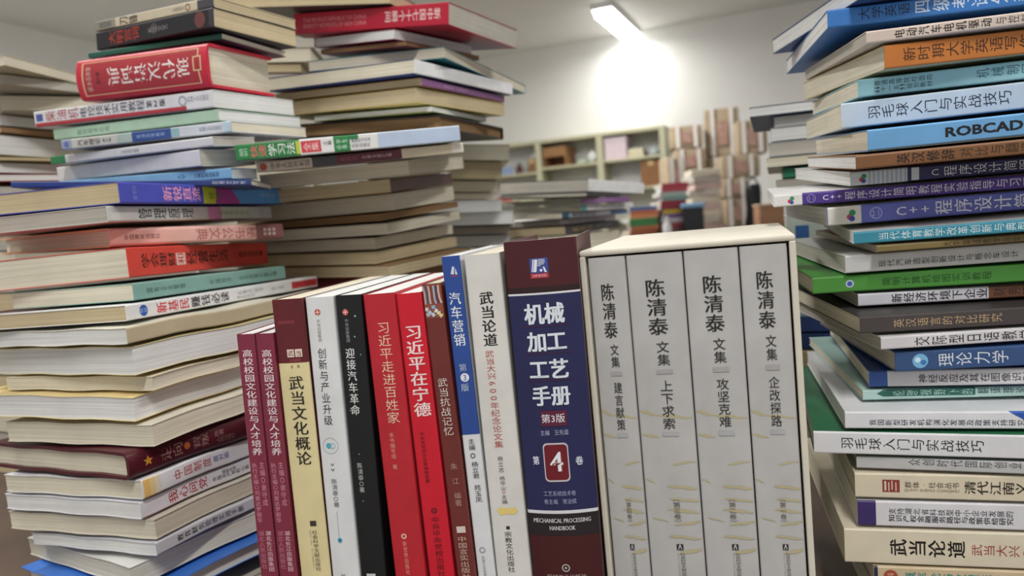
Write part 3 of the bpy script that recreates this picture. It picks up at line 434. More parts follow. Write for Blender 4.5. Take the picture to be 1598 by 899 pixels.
('book', 'navy programming book with striped pale end, under the brown spine', 'book', 'books of the coloured spine pile', ((0.22376, 0.47973, 0.0103), -10.9, 4.36, -0.32), (0.2506, 0.1845, 0.0091), {'sp': 'R', 'cov': 'dcdcd8', 'spi': '2c2c58', 'pg': 'W', 'items': [('g', -0.0024, 0.1352, 0, 1, 'c9d2da'), ('g', 0.0423, 0.0477, 0, 1, 'a3b4c6'), ('g', 0.0531, 0.0585, 0, 1, 'a3b4c6'), ('g', 0.0638, 0.0692, 0, 1, 'a3b4c6'), ('g', 0.0745, 0.0799, 0, 1, 'a3b4c6'), ('g', 0.0852, 0.0905, 0, 1, 'a3b4c6'), ('g', 0.0959, 0.1012, 0, 1, 'a3b4c6'), ('g', 0.1065, 0.1118, 0, 1, 'a3b4c6'), ('g', 0.1171, 0.1224, 0, 1, 'a3b4c6'), ('g', 0.1277, 0.133, 0, 1, 'a3b4c6'), ('o', 0.0261, 0.4, 0.00155, 0, 'c8404a'), ('o', 0.0317, 0.62, 0.00155, 0, '2f8a62'), ('o', 0.0307, 0.3, 0.00139, 0, '3b4aa0'), ('g', 0.1443, 0.1623, 0.06, 0.94, 'c4ccd6'), ('t', 0.1893, 0.2101, 0.5, 0.5, 'd4d6e4', 'ccw', 'C', 0), ('t', 0.2175, 0.4224, 0.5, 0.66, 'd4d6e4', 'ccw', '程序设计简明', 0)]}),
('book', 'thin purple programming exercise book jutting out of the pile', 'book', 'books of the coloured spine pile', ((0.18023, 0.49843, 0.00032), -17.92, 3.16, -0.16), (0.2503, 0.1663, 0.0081), {'sp': 'R', 'cov': 'dedddc', 'spi': '4c3486', 'pg': 'W', 'items': [('g', -0.0075, 0.0714, 0, 1, 'd9d8d8'), ('o', 0.0401, 0.4, 0.00138, 0, 'c8404a'), ('o', 0.046, 0.62, 0.00138, 0, '2f8a62'), ('o', 0.0448, 0.3, 0.00124, 0, '3b4aa0'), ('o', 0.0936, 0.5, 0.00276, 0.16, '9a8cc8'), ('t', 0.0841, 0.1031, 0.5, 0.3, '9a8cc8', 'ccw', '21', 0), ('t', 0.1204, 0.1701, 0.5, 0.46, 'd8d4ea', 'ccw', 'C++', 1), ('t', 0.1732, 0.6024, 0.5, 0.64, 'd8d4ea', 'ccw', '程序设计简明教程实验指导与习题', 0)]}),
('book', 'blue-violet programming textbook with large white title', 'book', 'books of the coloured spine pile', ((0.21075, 0.4864, -0.01453), -11.97, 2.16, -0.94), (0.2501, 0.1826, 0.01191), {'sp': 'R', 'cov': 'd9d7ce', 'spi': '6068b8', 'pg': 'W', 'items': [('g', 0.0012, 0.0829, 0, 1, 'd8d5cc'), ('o', 0.0554, 0.4, 0.00202, 0, 'c8404a'), ('o', 0.0613, 0.62, 0.00202, 0, '2f8a62'), ('o', 0.0599, 0.3, 0.00182, 0, '3b4aa0'), ('o', 0.1186, 0.5, 0.00381, 0.16, 'a9b0e2'), ('t', 0.1062, 0.1309, 0.5, 0.36, 'b4bae8', 'ccw', '21', 0), ('t', 0.1647, 0.2495, 0.5, 0.52, 'dfe2f2', 'ccw', 'C++', 1), ('t', 0.2555, 0.4821, 0.5, 0.7, 'dfe2f2', 'ccw', '程序设计简', 1)]}),
('book', 'teal sports teaching book under the blue-violet textbook', 'book', 'books of the coloured spine pile', ((0.21705, 0.46379, -0.02668), -17.66, 2.55, -1.03), (0.2507, 0.1786, 0.0077), {'sp': 'R', 'cov': 'd6d6d4', 'spi': '3a8ca4', 'pg': 'W', 'items': [('t', 0.0549, 0.3783, 0.5, 0.62, 'cfe2e8', 'ccw', '当代体育教学改革创新与典型', 0)]}),
('book', 'thin olive-brown book under the teal sports book', 'book', 'books of the coloured spine pile', ((0.22845, 0.45782, -0.03247), -10.9, 2.24, -0.93), (0.2493, 0.1743, 0.00417), {'sp': 'R', 'cov': 'b0a48a', 'spi': '7c6a42', 'pg': 'G', 'items': [('t', 0.1487, 0.3496, 0.5, 0.62, '3a3020', 'ccw', '大学英语教学与写作', 0)]}),
('book', 'light grey car design book on the green one', 'book', 'books of the coloured spine pile', ((0.21482, 0.47192, -0.04546), -10.08, 1.92, -0.85), (0.25, 0.175, 0.01143), {'sp': 'R', 'cov': 'c2c2c0', 'spi': 'c6c6c6', 'pg': 'G', 'items': [('t', 0.078, 0.4043, 0.42, 0.36, '2c2c30', 'ccw', '现代汽车造型创新设计与概念车设计', 0)]}),
('book', 'green spined computer drawing book with a round blue badge', 'book', 'books of the coloured spine pile', ((0.19661, 0.48008, -0.05818), -12.47, 1.85, -0.63), (0.2499, 0.175, 0.01088), {'sp': 'R', 'cov': '3d8a34', 'spi': '4a8c3a', 'pg': 'C', 'items': [('o', 0.0903, 0.5, 0.0025, 0, 'b9c4e0'), ('o', 0.0903, 0.5, 0.00163, 0, '4452a0'), ('t', 0.167, 0.4213, 0.5, 0.46, '205020', 'ccw', '简明计算机绘图实训教程', 0)]}),
('book', 'white and brown spined economics book under the green one', 'book', 'books of the coloured spine pile', ((0.22354, 0.47486, -0.06782), -10.04, 1.86, -0.41), (0.2501, 0.1749, 0.00816), {'sp': 'R', 'cov': 'c6c4cc', 'spi': 'cac8d0', 'pg': 'G', 'items': [('g', 0.3094, 0.465, 0, 1, '6a4632'), ('t', 0.0788, 0.308, 0.52, 0.7, '26262c', 'ccw', '新经济环境下企业', 1), ('t', 0.3168, 0.4507, 0.52, 0.6, '2c1c14', 'ccw', '财务管理', 0)]}),
('book', 'dark grey language study book with tan title', 'book', 'books of the coloured spine pile', ((0.21152, 0.44821, -0.08098), -7.29, 1.65, -0.31), (0.2498, 0.1748, 0.01056), {'sp': 'R', 'cov': '3c3838', 'spi': '464040', 'pg': 'C', 'items': [('t', 0.0762, 0.3272, 0.5, 0.48, 'b49a78', 'ccw', '英汉语言的对比研究', 0)]}),
('book', 'white Japanese teaching book between dark grey and navy spines', 'book', 'books of the coloured spine pile', ((0.2217, 0.44341, -0.09103), -4.86, 1.58, -0.43), (0.25, 0.1769, 0.00798), {'sp': 'R', 'cov': 'cdcbc8', 'spi': 'cfccd0', 'pg': 'G', 'items': [('t', 0.0753, 0.3572, 0.5, 0.64, '222228', 'ccw', '交际型日语教学', 0)]}),
('book', 'navy mechanics textbook with pale round badge', 'book', 'books of the coloured spine pile', ((0.23172, 0.44672, -0.10607), -8.66, 1.76, -0.6), (0.25, 0.1732, 0.01247), {'sp': 'R', 'cov': '2e4a78', 'spi': '34507e', 'pg': 'G', 'items': [('o', 0.0575, 0.5, 0.00449, 0, '7ab2dc'), ('o', 0.0517, 0.56, 0.00162, 0, 'd0e6f4'), ('o', 0.0647, 0.42, 0.00162, 0, '3a78b8'), ('t', 0.0955, 0.2579, 0.5, 0.62, 'd4dae4', 'ccw', '理论力学', 0)]}),
('book', 'white neuroscience book with a dark blue spine end', 'book', 'books of the coloured spine pile', ((0.2231, 0.46346, -0.11859), -16.04, 2.0, -0.41), (0.25, 0.1749, 0.01038), {'sp': 'R', 'cov': '2c4880', 'spi': 'cfced2', 'pg': 'C', 'items': [('g', 0.0002, 0.0437, 0, 1, '2c4c8a'), ('t', 0.1125, 0.3637, 0.48, 0.52, '22222a', 'ccw', '神经反应及其在图像识别', 0)]}),
('book', 'pale green translation theory book with a dark teal title block', 'book', 'books of the coloured spine pile', ((0.219, 0.46337, -0.12694), -11.79, 1.99, -0.18), (0.25, 0.1751, 0.00656), {'sp': 'R', 'cov': 'a9cac4', 'spi': 'aecdc8', 'pg': 'C', 'items': [('p', [(0.0325, 0.66), (0.0475, 0.36), (0.2602, 0.3), (0.2604, 1), (0.0479, 1)], '2c6258'), ('t', 0.0688, 0.2574, 0.66, 0.52, 'a9cfc4', 'ccw', '伦理视野下的', 0), ('t', 0.2632, 0.377, 0.66, 0.55, '34565a', 'ccw', '翻译理论', 0)]}),
('book', 'white research institute book with a blue corner triangle', 'book', 'books of the coloured spine pile', ((0.20066, 0.44945, -0.14013), -14.9, 1.97, 0.35), (0.2499, 0.1751, 0.0109), {'sp': 'R', 'cov': 'd9dade', 'spi': 'd8d9de', 'pg': 'W', 'items': [('p', [(0.358, 1), (0.3925, 0.5), (0.4449, 0.4), (0.4447, 1)], '2f55a8'), ('t', 0.0545, 0.3925, 0.38, 0.34, '26283c', 'ccw', '我国新型研发机构演化发展及政策支持研究', 0)]}),
('book', 'white badminton book with dark green back cover', 'book', 'books of the coloured spine pile', ((0.18336, 0.4561, -0.15655), -18.32, 1.95, 0.36), (0.25, 0.1747, 0.01435), {'sp': 'R', 'cov': '2c6a48', 'spi': 'd6d6da', 'pg': 'W', 'items': [('t', 0.061, 0.3767, 0.5, 0.5, '20202a', 'ccw', '羽毛球入门与实战技巧', 0)]}),
('book', 'grey spined startup book under the white badminton book', 'book', 'books of the coloured spine pile', ((0.20776, 0.45131, -0.16658), -19.31, 1.95, 0.27), (0.25, 0.1753, 0.00776), {'sp': 'R', 'cov': 'b4b4b4', 'spi': 'b8b8b8', 'pg': 'G', 'items': [('t', 0.1141, 0.3564, 0.68, 0.5, '55555a', 'ccw', '众创时代国际创业', 0)]}),
('book', 'beige book with a square red seal on its spine', 'book', 'books of the coloured spine pile', ((0.20552, 0.44969, -0.18469), -16.1, 1.97, 0.09), (0.25, 0.175, 0.01598), {'sp': 'R', 'cov': 'cfc4ae', 'spi': 'd4c9b2', 'pg': 'C', 'items': [('g', 0.0624, 0.1013, 0.26, 0.76, '8a3a38'), ('g', 0.0667, 0.0711, 0.32, 0.7, 'd4c9b2'), ('g', 0.0754, 0.0783, 0.3, 0.66, 'cfb8a4'), ('g', 0.0826, 0.0855, 0.36, 0.72, 'cfb8a4'), ('g', 0.0912, 0.0941, 0.3, 0.66, 'cfb8a4'), ('t', 0.1114, 0.2333, 0.58, 0.24, '5c564c', 'ccw', '群体·社会丛书', 0), ('t', 0.1111, 0.2318, 0.36, 0.13, '8a8274', 'up', 'QUNTI SHEHUI CONGSHU', 0), ('t', 0.2416, 0.3759, 0.52, 0.5, '2c261e', 'ccw', '清代江南义', 1)]}),
('book', 'white spined policy book with a purple end block', 'book', 'books of the coloured spine pile', ((0.20646, 0.44962, -0.20296), -15.42, 1.97, 0.03), (0.25, 0.175, 0.01637), {'sp': 'R', 'cov': 'd2d2d6', 'spi': 'd4d3d8', 'pg': 'C', 'items': [('g', -0.0006, 0.0422, 0, 1, '3c2c66'), ('t', 0.0701, 0.3437, 0.62, 0.24, '26262e', 'ccw', '支持湖北省科技型中小企业发展的', 0), ('t', 0.0697, 0.3436, 0.34, 0.27, '1c1c24', 'ccw', '知识产权金融服务路径与政策供给研究', 1)]}),
('book', 'thick cream book with large black brush title beside the slipcase', 'book', 'books of the coloured spine pile', ((0.19814, 0.45108, -0.22714), -14.8, 1.95, -0.03), (0.25, 0.175, 0.02249), {'sp': 'R', 'cov': 'd2c8b2', 'spi': 'd8ceb8', 'pg': 'C', 'items': [('t', 0.1021, 0.2746, 0.5, 0.46, '1e1a18', 'ccw', '武当论道', 2), ('t', 0.2844, 0.4165, 0.5, 0.32, '9a4038', 'ccw', '武当大兴6', 0)]}),
('book', 'tan probability textbook lowest in view of the coloured spines', 'book', 'books of the coloured spine pile', ((0.21381, 0.44666, -0.24192), -14.33, 1.94, -0.07), (0.25, 0.175, 0.01339), {'sp': 'R', 'cov': 'c4b498', 'spi': 'cbb898', 'pg': 'C', 'items': [('g', 0.0007, 0.0096, 0, 1, '2a3048'), ('o', 0.0391, 0.55, 0.00402, 0, 'a8503c'), ('t', 0.0303, 0.0479, 0.55, 0.3, 'e0c8b0', 'ccw', '科', 0), ('t', 0.0697, 0.2942, 0.5, 0.55, '3f8a86', 'ccw', '概率论与数理统计', 1)]}),
('book', 'cream-paged book under the curled black cover tips', 'book', 'books of the pale pile', ((-0.18603, 1.05427, 0.10978), 7.6, -2.76, 3.57), (0.199, 0.15, 0.02253), {'sp': 'FR', 'cov': 'b8b29a', 'spi': 'b8b29a', 'pg': 'C'}),
('book', 'greenish cream paged book, second in the pale pile', 'book', 'books of the pale pile', ((-0.19051, 1.04557, 0.08471), 12.43, -2.49, 3.84), (0.1936, 0.15, 0.02444), {'sp': 'FR', 'cov': 'b0aa86', 'spi': 'b0aa86', 'pg': 'T'}),
('book', 'pinkish white paged book, third in the pale pile', 'book', 'books of the pale pile', ((-0.20691, 1.05494, 0.06627), 13.11, -2.36, 3.54), (0.2035, 0.15, 0.0159), {'sp': 'FR', 'cov': 'c8b8a8', 'spi': 'c8b8a8', 'pg': 'C'}),
('book', 'thin cream book, fourth in the pale pile', 'book', 'books of the pale pile', ((-0.21659, 1.05375, 0.05616), 13.13, -2.37, 3.43), (0.2037, 0.1501, 0.00849), {'sp': 'FR', 'cov': 'c4bca8', 'spi': 'c4bca8', 'pg': 'C'}),
('book', 'white-paged book with a faint orange patch in the pale pile', 'book', 'books of the pale pile', ((-0.19917, 1.04541, 0.0326), 8.62, -1.74, 2.45), (0.1963, 0.1503, 0.01724), {'sp': 'FR', 'cov': 'd8d0c0', 'spi': 'd8d0c0', 'pg': 'W'}),
('book', 'wide white-paged book jutting from the pale pile', 'book', 'books of the pale pile', ((-0.20072, 1.04157, 0.01327), -1.18, -2.28, 2.08), (0.2094, 0.15, 0.01776), {'sp': 'FR', 'cov': 'dcdcdc', 'spi': 'dcdcdc', 'pg': 'W'}),
('book', 'grey-paged book under the wide white one', 'book', 'books of the pale pile', ((-0.19297, 1.04256, 0.00048), 6.15, -1.99, 2.44), (0.1986, 0.1499, 0.01094), {'sp': 'FR', 'cov': 'b4b2ac', 'spi': 'b4b2ac', 'pg': 'G'}),
('book', 'grey white paged book at the bottom of the pale pile', 'book', 'books of the pale pile', ((-0.18333, 1.042, -0.01706), 9.98, -1.83, 2.8), (0.1895, 0.1502, 0.01589), {'sp': 'FR', 'cov': 'c8c8c8', 'spi': 'c8c8c8', 'pg': 'W'}),
('book', 'grey and white paged book with navy cover on top of the flat pile behind', 'book', 'books of the flat pile behind', ((0.14257, 1.26123, 0.05129), 58.16, 3.31, 0.89), (0.2528, 0.1796, 0.02078), {'sp': 'R', 'cov': '2c3460', 'spi': 'dcdcdc', 'pg': 'G'}),
('book', 'thin black book second in the flat pile behind', 'book', 'books of the flat pile behind', ((0.12945, 1.17648, 0.04024), 67.7, 3.11, -0.36), (0.2191, 0.1488, 0.00647), {'sp': 'R', 'cov': '262426', 'spi': '222022', 'pg': 'G'}),
('book', 'book with a purple spine and grey-green pages in the flat pile behind', 'book', 'books of the flat pile behind', ((0.12112, 1.19307, 0.02929), 56.65, 2.29, -0.54), (0.1894, 0.1504, 0.0086), {'sp': 'R', 'cov': '6a8076', 'spi': '7a4a84', 'pg': 'G', 'items': [('t', 0.0976, 0.6803, 0.5, 0.4, 'a88ab4', 'ccw', '艺术设计', 0)]}),
('book', 'white spined book with a teal corner in the flat pile behind', 'book', 'books of the flat pile behind', ((0.12175, 1.20572, 0.01815), 57.88, 2.19, -0.61), (0.2194, 0.1286, 0.00955), {'sp': 'R', 'cov': 'c8c8c4', 'spi': 'cac8cc', 'pg': 'C', 'items': [('g', 0.0014, 0.099, 0, 1, '4a9a98'), ('t', 0.1996, 0.8197, 0.5, 0.4, '8a8890', 'ccw', '大学语文', 0)]}),
('book', 'grey-white book with blue lettering under the teal-cornered one', 'book', 'books of the flat pile behind', ((0.08933, 1.19941, 0.00845), 52.67, 2.23, -0.43), (0.2231, 0.0935, 0.00855), {'sp': 'R', 'cov': 'c4c6cc', 'spi': 'c2c4cc', 'pg': 'C', 'items': [('g', 0.0002, 0.0954, 0, 1, '2c5a78'), ('t', 0.1306, 0.4848, 0.5, 0.55, '3a4e7a', 'ccw', '建筑制图', 1), ('g', 0.7174, 0.999, 0, 1, '3c6088')]}),
('book', 'pinkish grey spined book in the flat pile behind', 'book', 'books of the flat pile behind', ((0.08703, 1.22399, -0.00256), 57.64, 1.12, -0.94), (0.2263, 0.1705, 0.00965), {'sp': 'R', 'cov': 'b4a8a8', 'spi': 'a89c9e', 'pg': 'G', 'items': [('t', 0.1139, 0.6711, 0.5, 0.5, '7a6a70', 'ccw', '高等数学', 0)]}),
('book', 'black spined book with gold marks at the bottom of the flat pile', 'book', 'books of the flat pile behind', ((0.09413, 1.20589, -0.01845), 60.64, 0.98, -1.07), (0.2449, 0.1694, 0.01378), {'sp': 'R', 'cov': '2c2a2c', 'spi': '2a2829', 'pg': 'T', 'items': [('t', 0.1077, 0.4674, 0.5, 0.5, 'a8803c', 'ccw', '武当山', 1), ('t', 0.5276, 0.8477, 0.5, 0.4, '8a8488', 'ccw', '文化', 0)]}),
('book', 'topmost cream-paged book of the pale pile behind the red dictionary', 'book', 'books of the pale pile behind the dictionary', ((-0.53062, 0.8199, 0.21596), 77.79, -4.1, 1.07), (0.2399, 0.17, 0.01122), {'sp': 'FL', 'cov': 'c8c0a4', 'spi': 'c8c0a4', 'pg': 'C'}),
('book', 'grey-cream book second from the top of the pile behind the dictionary', 'book', 'books of the pale pile behind the dictionary', ((-0.54842, 0.84012, 0.20149), 60.64, -3.94, -0.38), (0.2399, 0.17, 0.01024), {'sp': 'FL', 'cov': 'b8b2a4', 'spi': 'b8b2a4', 'pg': 'G'}),
('book', 'thick cream-paged book level with the dictionary in the pile behind it', 'book', 'books of the pale pile behind the dictionary', ((-0.57245, 0.86987, 0.17865), 38.81, -2.77, -2.07), (0.24, 0.1697, 0.01643), {'sp': 'FL', 'cov': 'cfc9b4', 'spi': 'cfc9b4', 'pg': 'C'}),
('book', 'light grey book above the brown one in the pile behind the dictionary', 'book', 'books of the pale pile behind the dictionary', ((-0.58183, 0.87834, 0.1631), 68.57, -3.08, -0.41), (0.2405, 0.17, 0.01231), {'sp': 'FL', 'cov': 'c8c6c0', 'spi': 'c8c6c0', 'pg': 'W'}),
('book', 'brown spined thin book in the pale pile behind the dictionary', 'book', 'books of the pale pile behind the dictionary', ((-0.5805, 0.87476, 0.15434), 66.86, -2.83, -0.5), (0.2397, 0.1699, 0.0064), {'sp': 'R', 'cov': '8f6f4e', 'spi': '8f6f4e', 'pg': 'C'}),
('book', 'thick white-paged book under the brown spine behind the dictionary pile', 'book', 'books of the pale pile behind the dictionary', ((-0.5831, 0.87145, 0.12897), 72.09, -2.59, -0.39), (0.2398, 0.17, 0.02266), {'sp': 'FL', 'cov': 'd4d2ca', 'spi': 'd4d2ca', 'pg': 'W'}),
('book', 'thin yellowish book between two white-paged ones behind the dictionary pile', 'book', 'books of the pale pile behind the dictionary', ((-0.5846, 0.87263, 0.12281), 59.6, -2.13, -1.1), (0.2408, 0.17, 0.00337), {'sp': 'FL', 'cov': 'c4b48a', 'spi': 'c4b48a', 'pg': 'T'}),
('book', 'white-paged book under the thin yellowish one behind the dictionary pile', 'book', 'books of the pale pile behind the dictionary', ((-0.58928, 0.87677, 0.1088), 65.88, -1.97, -1.05), (0.2391, 0.17, 0.01137), {'sp': 'FL', 'cov': 'd0cec8', 'spi': 'd0cec8', 'pg': 'W'}),
('book', 'grey-white book with a red cover at the foot of the pale pile in view', 'book', 'books of the pale pile behind the dictionary', ((-0.5918, 0.87634, 0.09848), 57.89, -1.6, -1.44), (0.24, 0.17, 0.00831), {'sp': 'FL', 'cov': 'a8303c', 'spi': 'a8303c', 'pg': 'W'}),
('book', 'navy covered book with white pages topmost behind the coloured spines', 'book', 'books of the pile behind the coloured spines', ((0.27074, 0.80975, 0.09958), -20.0, -0.14, 0.18), (0.24, 0.17, 0.01037), {'sp': 'FL', 'cov': '2f4768', 'spi': '2f4768', 'pg': 'W'}),
('book', 'white-paged book under the navy cover behind the coloured spines', 'book', 'books of the pile behind the coloured spines', ((0.29757, 0.81233, 0.0872), -20.0, -0.14, 0.13), (0.24, 0.17, 0.01075), {'sp': 'FL', 'cov': 'd4d2d0', 'spi': 'd4d2d0', 'pg': 'W'}),
('book', 'grey-white book with creased pages behind the badminton book', 'book', 'books of the pile behind the coloured spines', ((0.29212, 0.80875, 0.07204), -20.0, -0.14, 0.13), (0.24, 0.17, 0.01365), {'sp': 'FL', 'cov': 'c6c6c6', 'spi': 'c6c6c6', 'pg': 'W'}),
('book', 'lilac-grey book behind the blue robot software book', 'book', 'books of the pile behind the coloured spines', ((0.28855, 0.80672, 0.05554), -20.0, -0.14, 0.13), (0.24, 0.17, 0.01477), {'sp': 'FR', 'cov': 'b8bcc8', 'spi': 'b8bcc8', 'pg': 'G'}),
('book', 'cream-grey book behind the brown English rhetoric book', 'book', 'books of the pile behind the coloured spines', ((0.28503, 0.80407, 0.0442), -20.01, -0.14, 0.13), (0.24, 0.17, 0.00961), {'sp': 'FL', 'cov': 'c4c0b4', 'spi': 'c4c0b4', 'pg': 'C'}),
('book', 'cream book with a small green spine corner behind the navy programming book', 'book', 'books of the pile behind the coloured spines', ((0.30267, 0.80634, 0.03154), -19.99, -0.09, 0.07), (0.24, 0.17, 0.01049), {'sp': 'R', 'cov': '2a7a5c', 'spi': '2a7a5c', 'pg': 'C'}),
('book', 'thin grey book under the green-cornered one behind the spines', 'book', 'books of the pile behind the coloured spines', ((0.29409, 0.80365, 0.01735), -20.0, -0.1, 0.07), (0.24, 0.17, 0.01246), {'sp': 'FL', 'cov': 'a8a8a4', 'spi': 'a8a8a4', 'pg': 'G'}),
('book', 'grey covered book just above the pale one with a blue patch', 'book', 'books of the pile behind the coloured spines', ((0.30157, 0.80226, -0.00686), -20.0, -0.08, 0.06), (0.24, 0.17, 0.02235), {'sp': 'R', 'cov': 'b8bab8', 'spi': 'b8bab8', 'pg': 'G'}),
('book', 'pale green-white book with a blue patch beside the slipcase corner', 'book', 'books of the pile behind the coloured spines', ((0.30172, 0.80084, -0.03905), -19.97, -0.06, 0.04), (0.24, 0.17, 0.03031), {'sp': 'R', 'cov': 'c9d6cc', 'spi': 'c9d6cc', 'pg': 'W', 'items': [('g', 0.0378, 0.0942, 0.0, 0.6, '3c6cb0'), ('g', 0.0135, 0.0942, 0, 0.14, 'd8a860')]}),
('book', 'thick black book in the gap beside the slipcase', 'book', 'books of the pile behind the coloured spines', ((0.30327, 0.7943, -0.07339), -20.04, 0.0, -0.02), (0.24, 0.17, 0.03216), {'sp': 'R', 'cov': '1c1c1e', 'spi': '1c1c1e', 'pg': 'G'}),
('book', 'black covered book above the orange-brown one in the gap', 'book', 'books of the pile behind the coloured spines', ((0.30529, 0.79528, -0.10099), -20.0, -0.01, -0.02), (0.24, 0.17, 0.02585), {'sp': 'R', 'cov': '222224', 'spi': '222224', 'pg': 'G'}),
('book', 'orange-brown spined book in the gap beside the slipcase', 'book', 'books of the pile behind the coloured spines', ((0.30619, 0.79175, -0.11247), -20.0, -0.01, -0.02), (0.24, 0.17, 0.00973), {'sp': 'R', 'cov': 'a8742c', 'spi': 'a8742c', 'pg': 'C'}),
('book', 'navy book with a pale blue top strip in the gap beside the slipcase', 'book', 'books of the pile behind the coloured spines', ((0.3017, 0.78991, -0.13565), -20.0, -0.02, -0.02), (0.24, 0.17, 0.02143), {'sp': 'R', 'cov': '35508c', 'spi': '35508c', 'pg': 'W', 'items': [('g', 0.0154, 0.4649, 0.8, 1, 'a4bccc')]}),
('book', 'second navy book directly above the cream one in the gap', 'book', 'books of the pile behind the coloured spines', ((0.30332, 0.7889, -0.15385), -20.0, -0.03, -0.02), (0.24, 0.17, 0.01645), {'sp': 'R', 'cov': '2c467c', 'spi': '2c467c', 'pg': 'C'}),
('book', 'cream book under the navy ones in the gap beside the slipcase', 'book', 'books of the pile behind the coloured spines', ((0.30475, 0.78757, -0.17343), -20.0, -0.04, -0.01), (0.24, 0.17, 0.01783), {'sp': 'R', 'cov': 'c8bc94', 'spi': 'c8bc94', 'pg': 'C'}),
('book', 'brown-grey book under the cream one in the gap', 'book', 'books of the pile behind the coloured spines', ((0.3026, 0.7876, -0.19192), -20.0, -0.04, -0.01), (0.24, 0.17, 0.01676), {'sp': 'R', 'cov': '8a7c6a', 'spi': '8a7c6a', 'pg': 'T'}),
('book', 'pale blue book in the gap above the green one', 'book', 'books of the pile behind the coloured spines', ((0.30327, 0.78714, -0.20492), -20.0, -0.04, -0.01), (0.24, 0.17, 0.01148), {'sp': 'R', 'cov': 'a8bcc4', 'spi': 'a8bcc4', 'pg': 'W'}),
('book', 'green spined book lowest in the gap beside the slipcase', 'book', 'books of the pile behind the coloured spines', ((0.30163, 0.78807, -0.21961), -20.0, -0.04, -0.01), (0.24, 0.17, 0.01339), {'sp': 'R', 'cov': '3a7a52', 'spi': '3a7a52', 'pg': 'C'}),
('book', 'grey-beige book highest in the gap between the two tall piles', 'book', 'books glimpsed between two piles', ((-0.46434, 1.16954, 0.30958), 2.85, -0.16, 2.17), (0.1841, 0.15, 0.01924), {'sp': 'FR', 'cov': 'a8a294', 'spi': 'a8a294', 'pg': 'G'}),
('book', 'cream-grey book second in the gap between the two tall piles', 'book', 'books glimpsed between two piles', ((-0.46726, 1.16705, 0.28791), 3.13, -0.15, 2.22), (0.1814, 0.15, 0.02048), {'sp': 'FR', 'cov': 'b4ac98', 'spi': 'b4ac98', 'pg': 'C'}),
('book', 'thin tan-paged book third in the gap between the two tall piles', 'book', 'books glimpsed between two piles', ((-0.48218, 1.16573, 0.27409), 4.95, -0.07, 2.38), (0.1789, 0.15, 0.01292), {'sp': 'FR', 'cov': 'a89c80', 'spi': 'a89c80', 'pg': 'T'}),
('book', 'grey-paged book with red lower cover in the gap between tall piles', 'book', 'books glimpsed between two piles', ((-0.48999, 1.16515, 0.25684), 5.19, -0.04, 2.44), (0.1801, 0.15, 0.01598), {'sp': 'FR', 'cov': '7a3a34', 'spi': '7a3a34', 'pg': 'G'}),
('book', 'shaded grey book just above the white textbook pages in the gap', 'book', 'books glimpsed between two piles', ((-0.49461, 1.16397, 0.23906), 4.87, -0.02, 2.45), (0.1805, 0.15, 0.01659), {'sp': 'FR', 'cov': 'a49a8c', 'spi': 'a49a8c', 'pg': 'G'}),
('book', 'plain book carrying the corner-on pile, under the blue-covered one', 'book', 'books of the corner-on pile', ((-0.2679, 0.4765, -0.2597), 54.75, 0, 0), (0.248, 0.1634, 0.00721), {'sp': 'FL', 'cov': 'b8b2a4', 'spi': 'b8b2a4', 'pg': 'C', 'simple': True}),
('book', 'plain book carrying the coloured spines, under the tan probability textbook', 'book', 'books of the coloured spine pile', ((0.2138, 0.4467, -0.2597), -14.33, 0, 0), (0.25, 0.175, 0.01708), {'sp': 'FL', 'cov': 'b8b2a4', 'spi': 'b8b2a4', 'pg': 'C', 'simple': True}),
('book', 'cream-paged book low in the pile behind, hidden by the standing books', 'book', 'books of the pile behind', ((-0.1309, 0.7566, -0.08775), 65.2, 0, 0), (0.1685, 0.2009, 0.03419), {'sp': 'FL', 'cov': 'b8b2a4', 'spi': 'b8b2a4', 'pg': 'C', 'simple': True}),
('book', 'cream-paged book low in the pile behind, hidden by the standing books', 'book', 'books of the pile behind', ((-0.1269, 0.7526, -0.12214), 69.2, 0, 0), (0.1685, 0.2009, 0.03419), {'sp': 'FL', 'cov': 'c8c0ac', 'spi': 'c8c0ac', 'pg': 'T', 'simple': True}),
('book', 'cream-paged book low in the pile behind, hidden by the standing books', 'book', 'books of the pile behind', ((-0.1339, 0.7596, -0.15653), 62.2, 0, 0), (0.1685, 0.2009, 0.03419), {'sp': 'FL', 'cov': 'a89880', 'spi': 'a89880', 'pg': 'G', 'simple': True}),
('book', 'cream-paged book low in the pile behind, hidden by the standing books', 'book', 'books of the pile behind', ((-0.1249, 0.7586, -0.19092), 70.2, 0, 0), (0.1685, 0.2009, 0.03419), {'sp': 'FL', 'cov': 'd0ccc4', 'spi': 'd0ccc4', 'pg': 'C', 'simple': True}),
('book', 'cream-paged book low in the pile behind, hidden by the standing books', 'book', 'books of the pile behind', ((-0.1309, 0.7566, -0.22531), 63.2, 0, 0), (0.1685, 0.2009, 0.03419), {'sp': 'FL', 'cov': '8a8478', 'spi': '8a8478', 'pg': 'C', 'simple': True}),
('book', 'cream-paged book low in the pile behind, hidden by the standing books', 'book', 'books of the pile behind', ((-0.1269, 0.7526, -0.2597), 68.2, 0, 0), (0.1685, 0.2009, 0.03419), {'sp': 'FL', 'cov': 'b4a488', 'spi': 'b4a488', 'pg': 'T', 'simple': True}),
('book', 'pale book low in the pale pile, hidden by the standing books', 'book', 'books of the pale pile', ((-0.1833, 1.042, -0.06419), 9.98, 0, 0), (0.1895, 0.1502, 0.03238), {'sp': 'FL', 'cov': 'b8b2a4', 'spi': 'b8b2a4', 'pg': 'W', 'simple': True}),
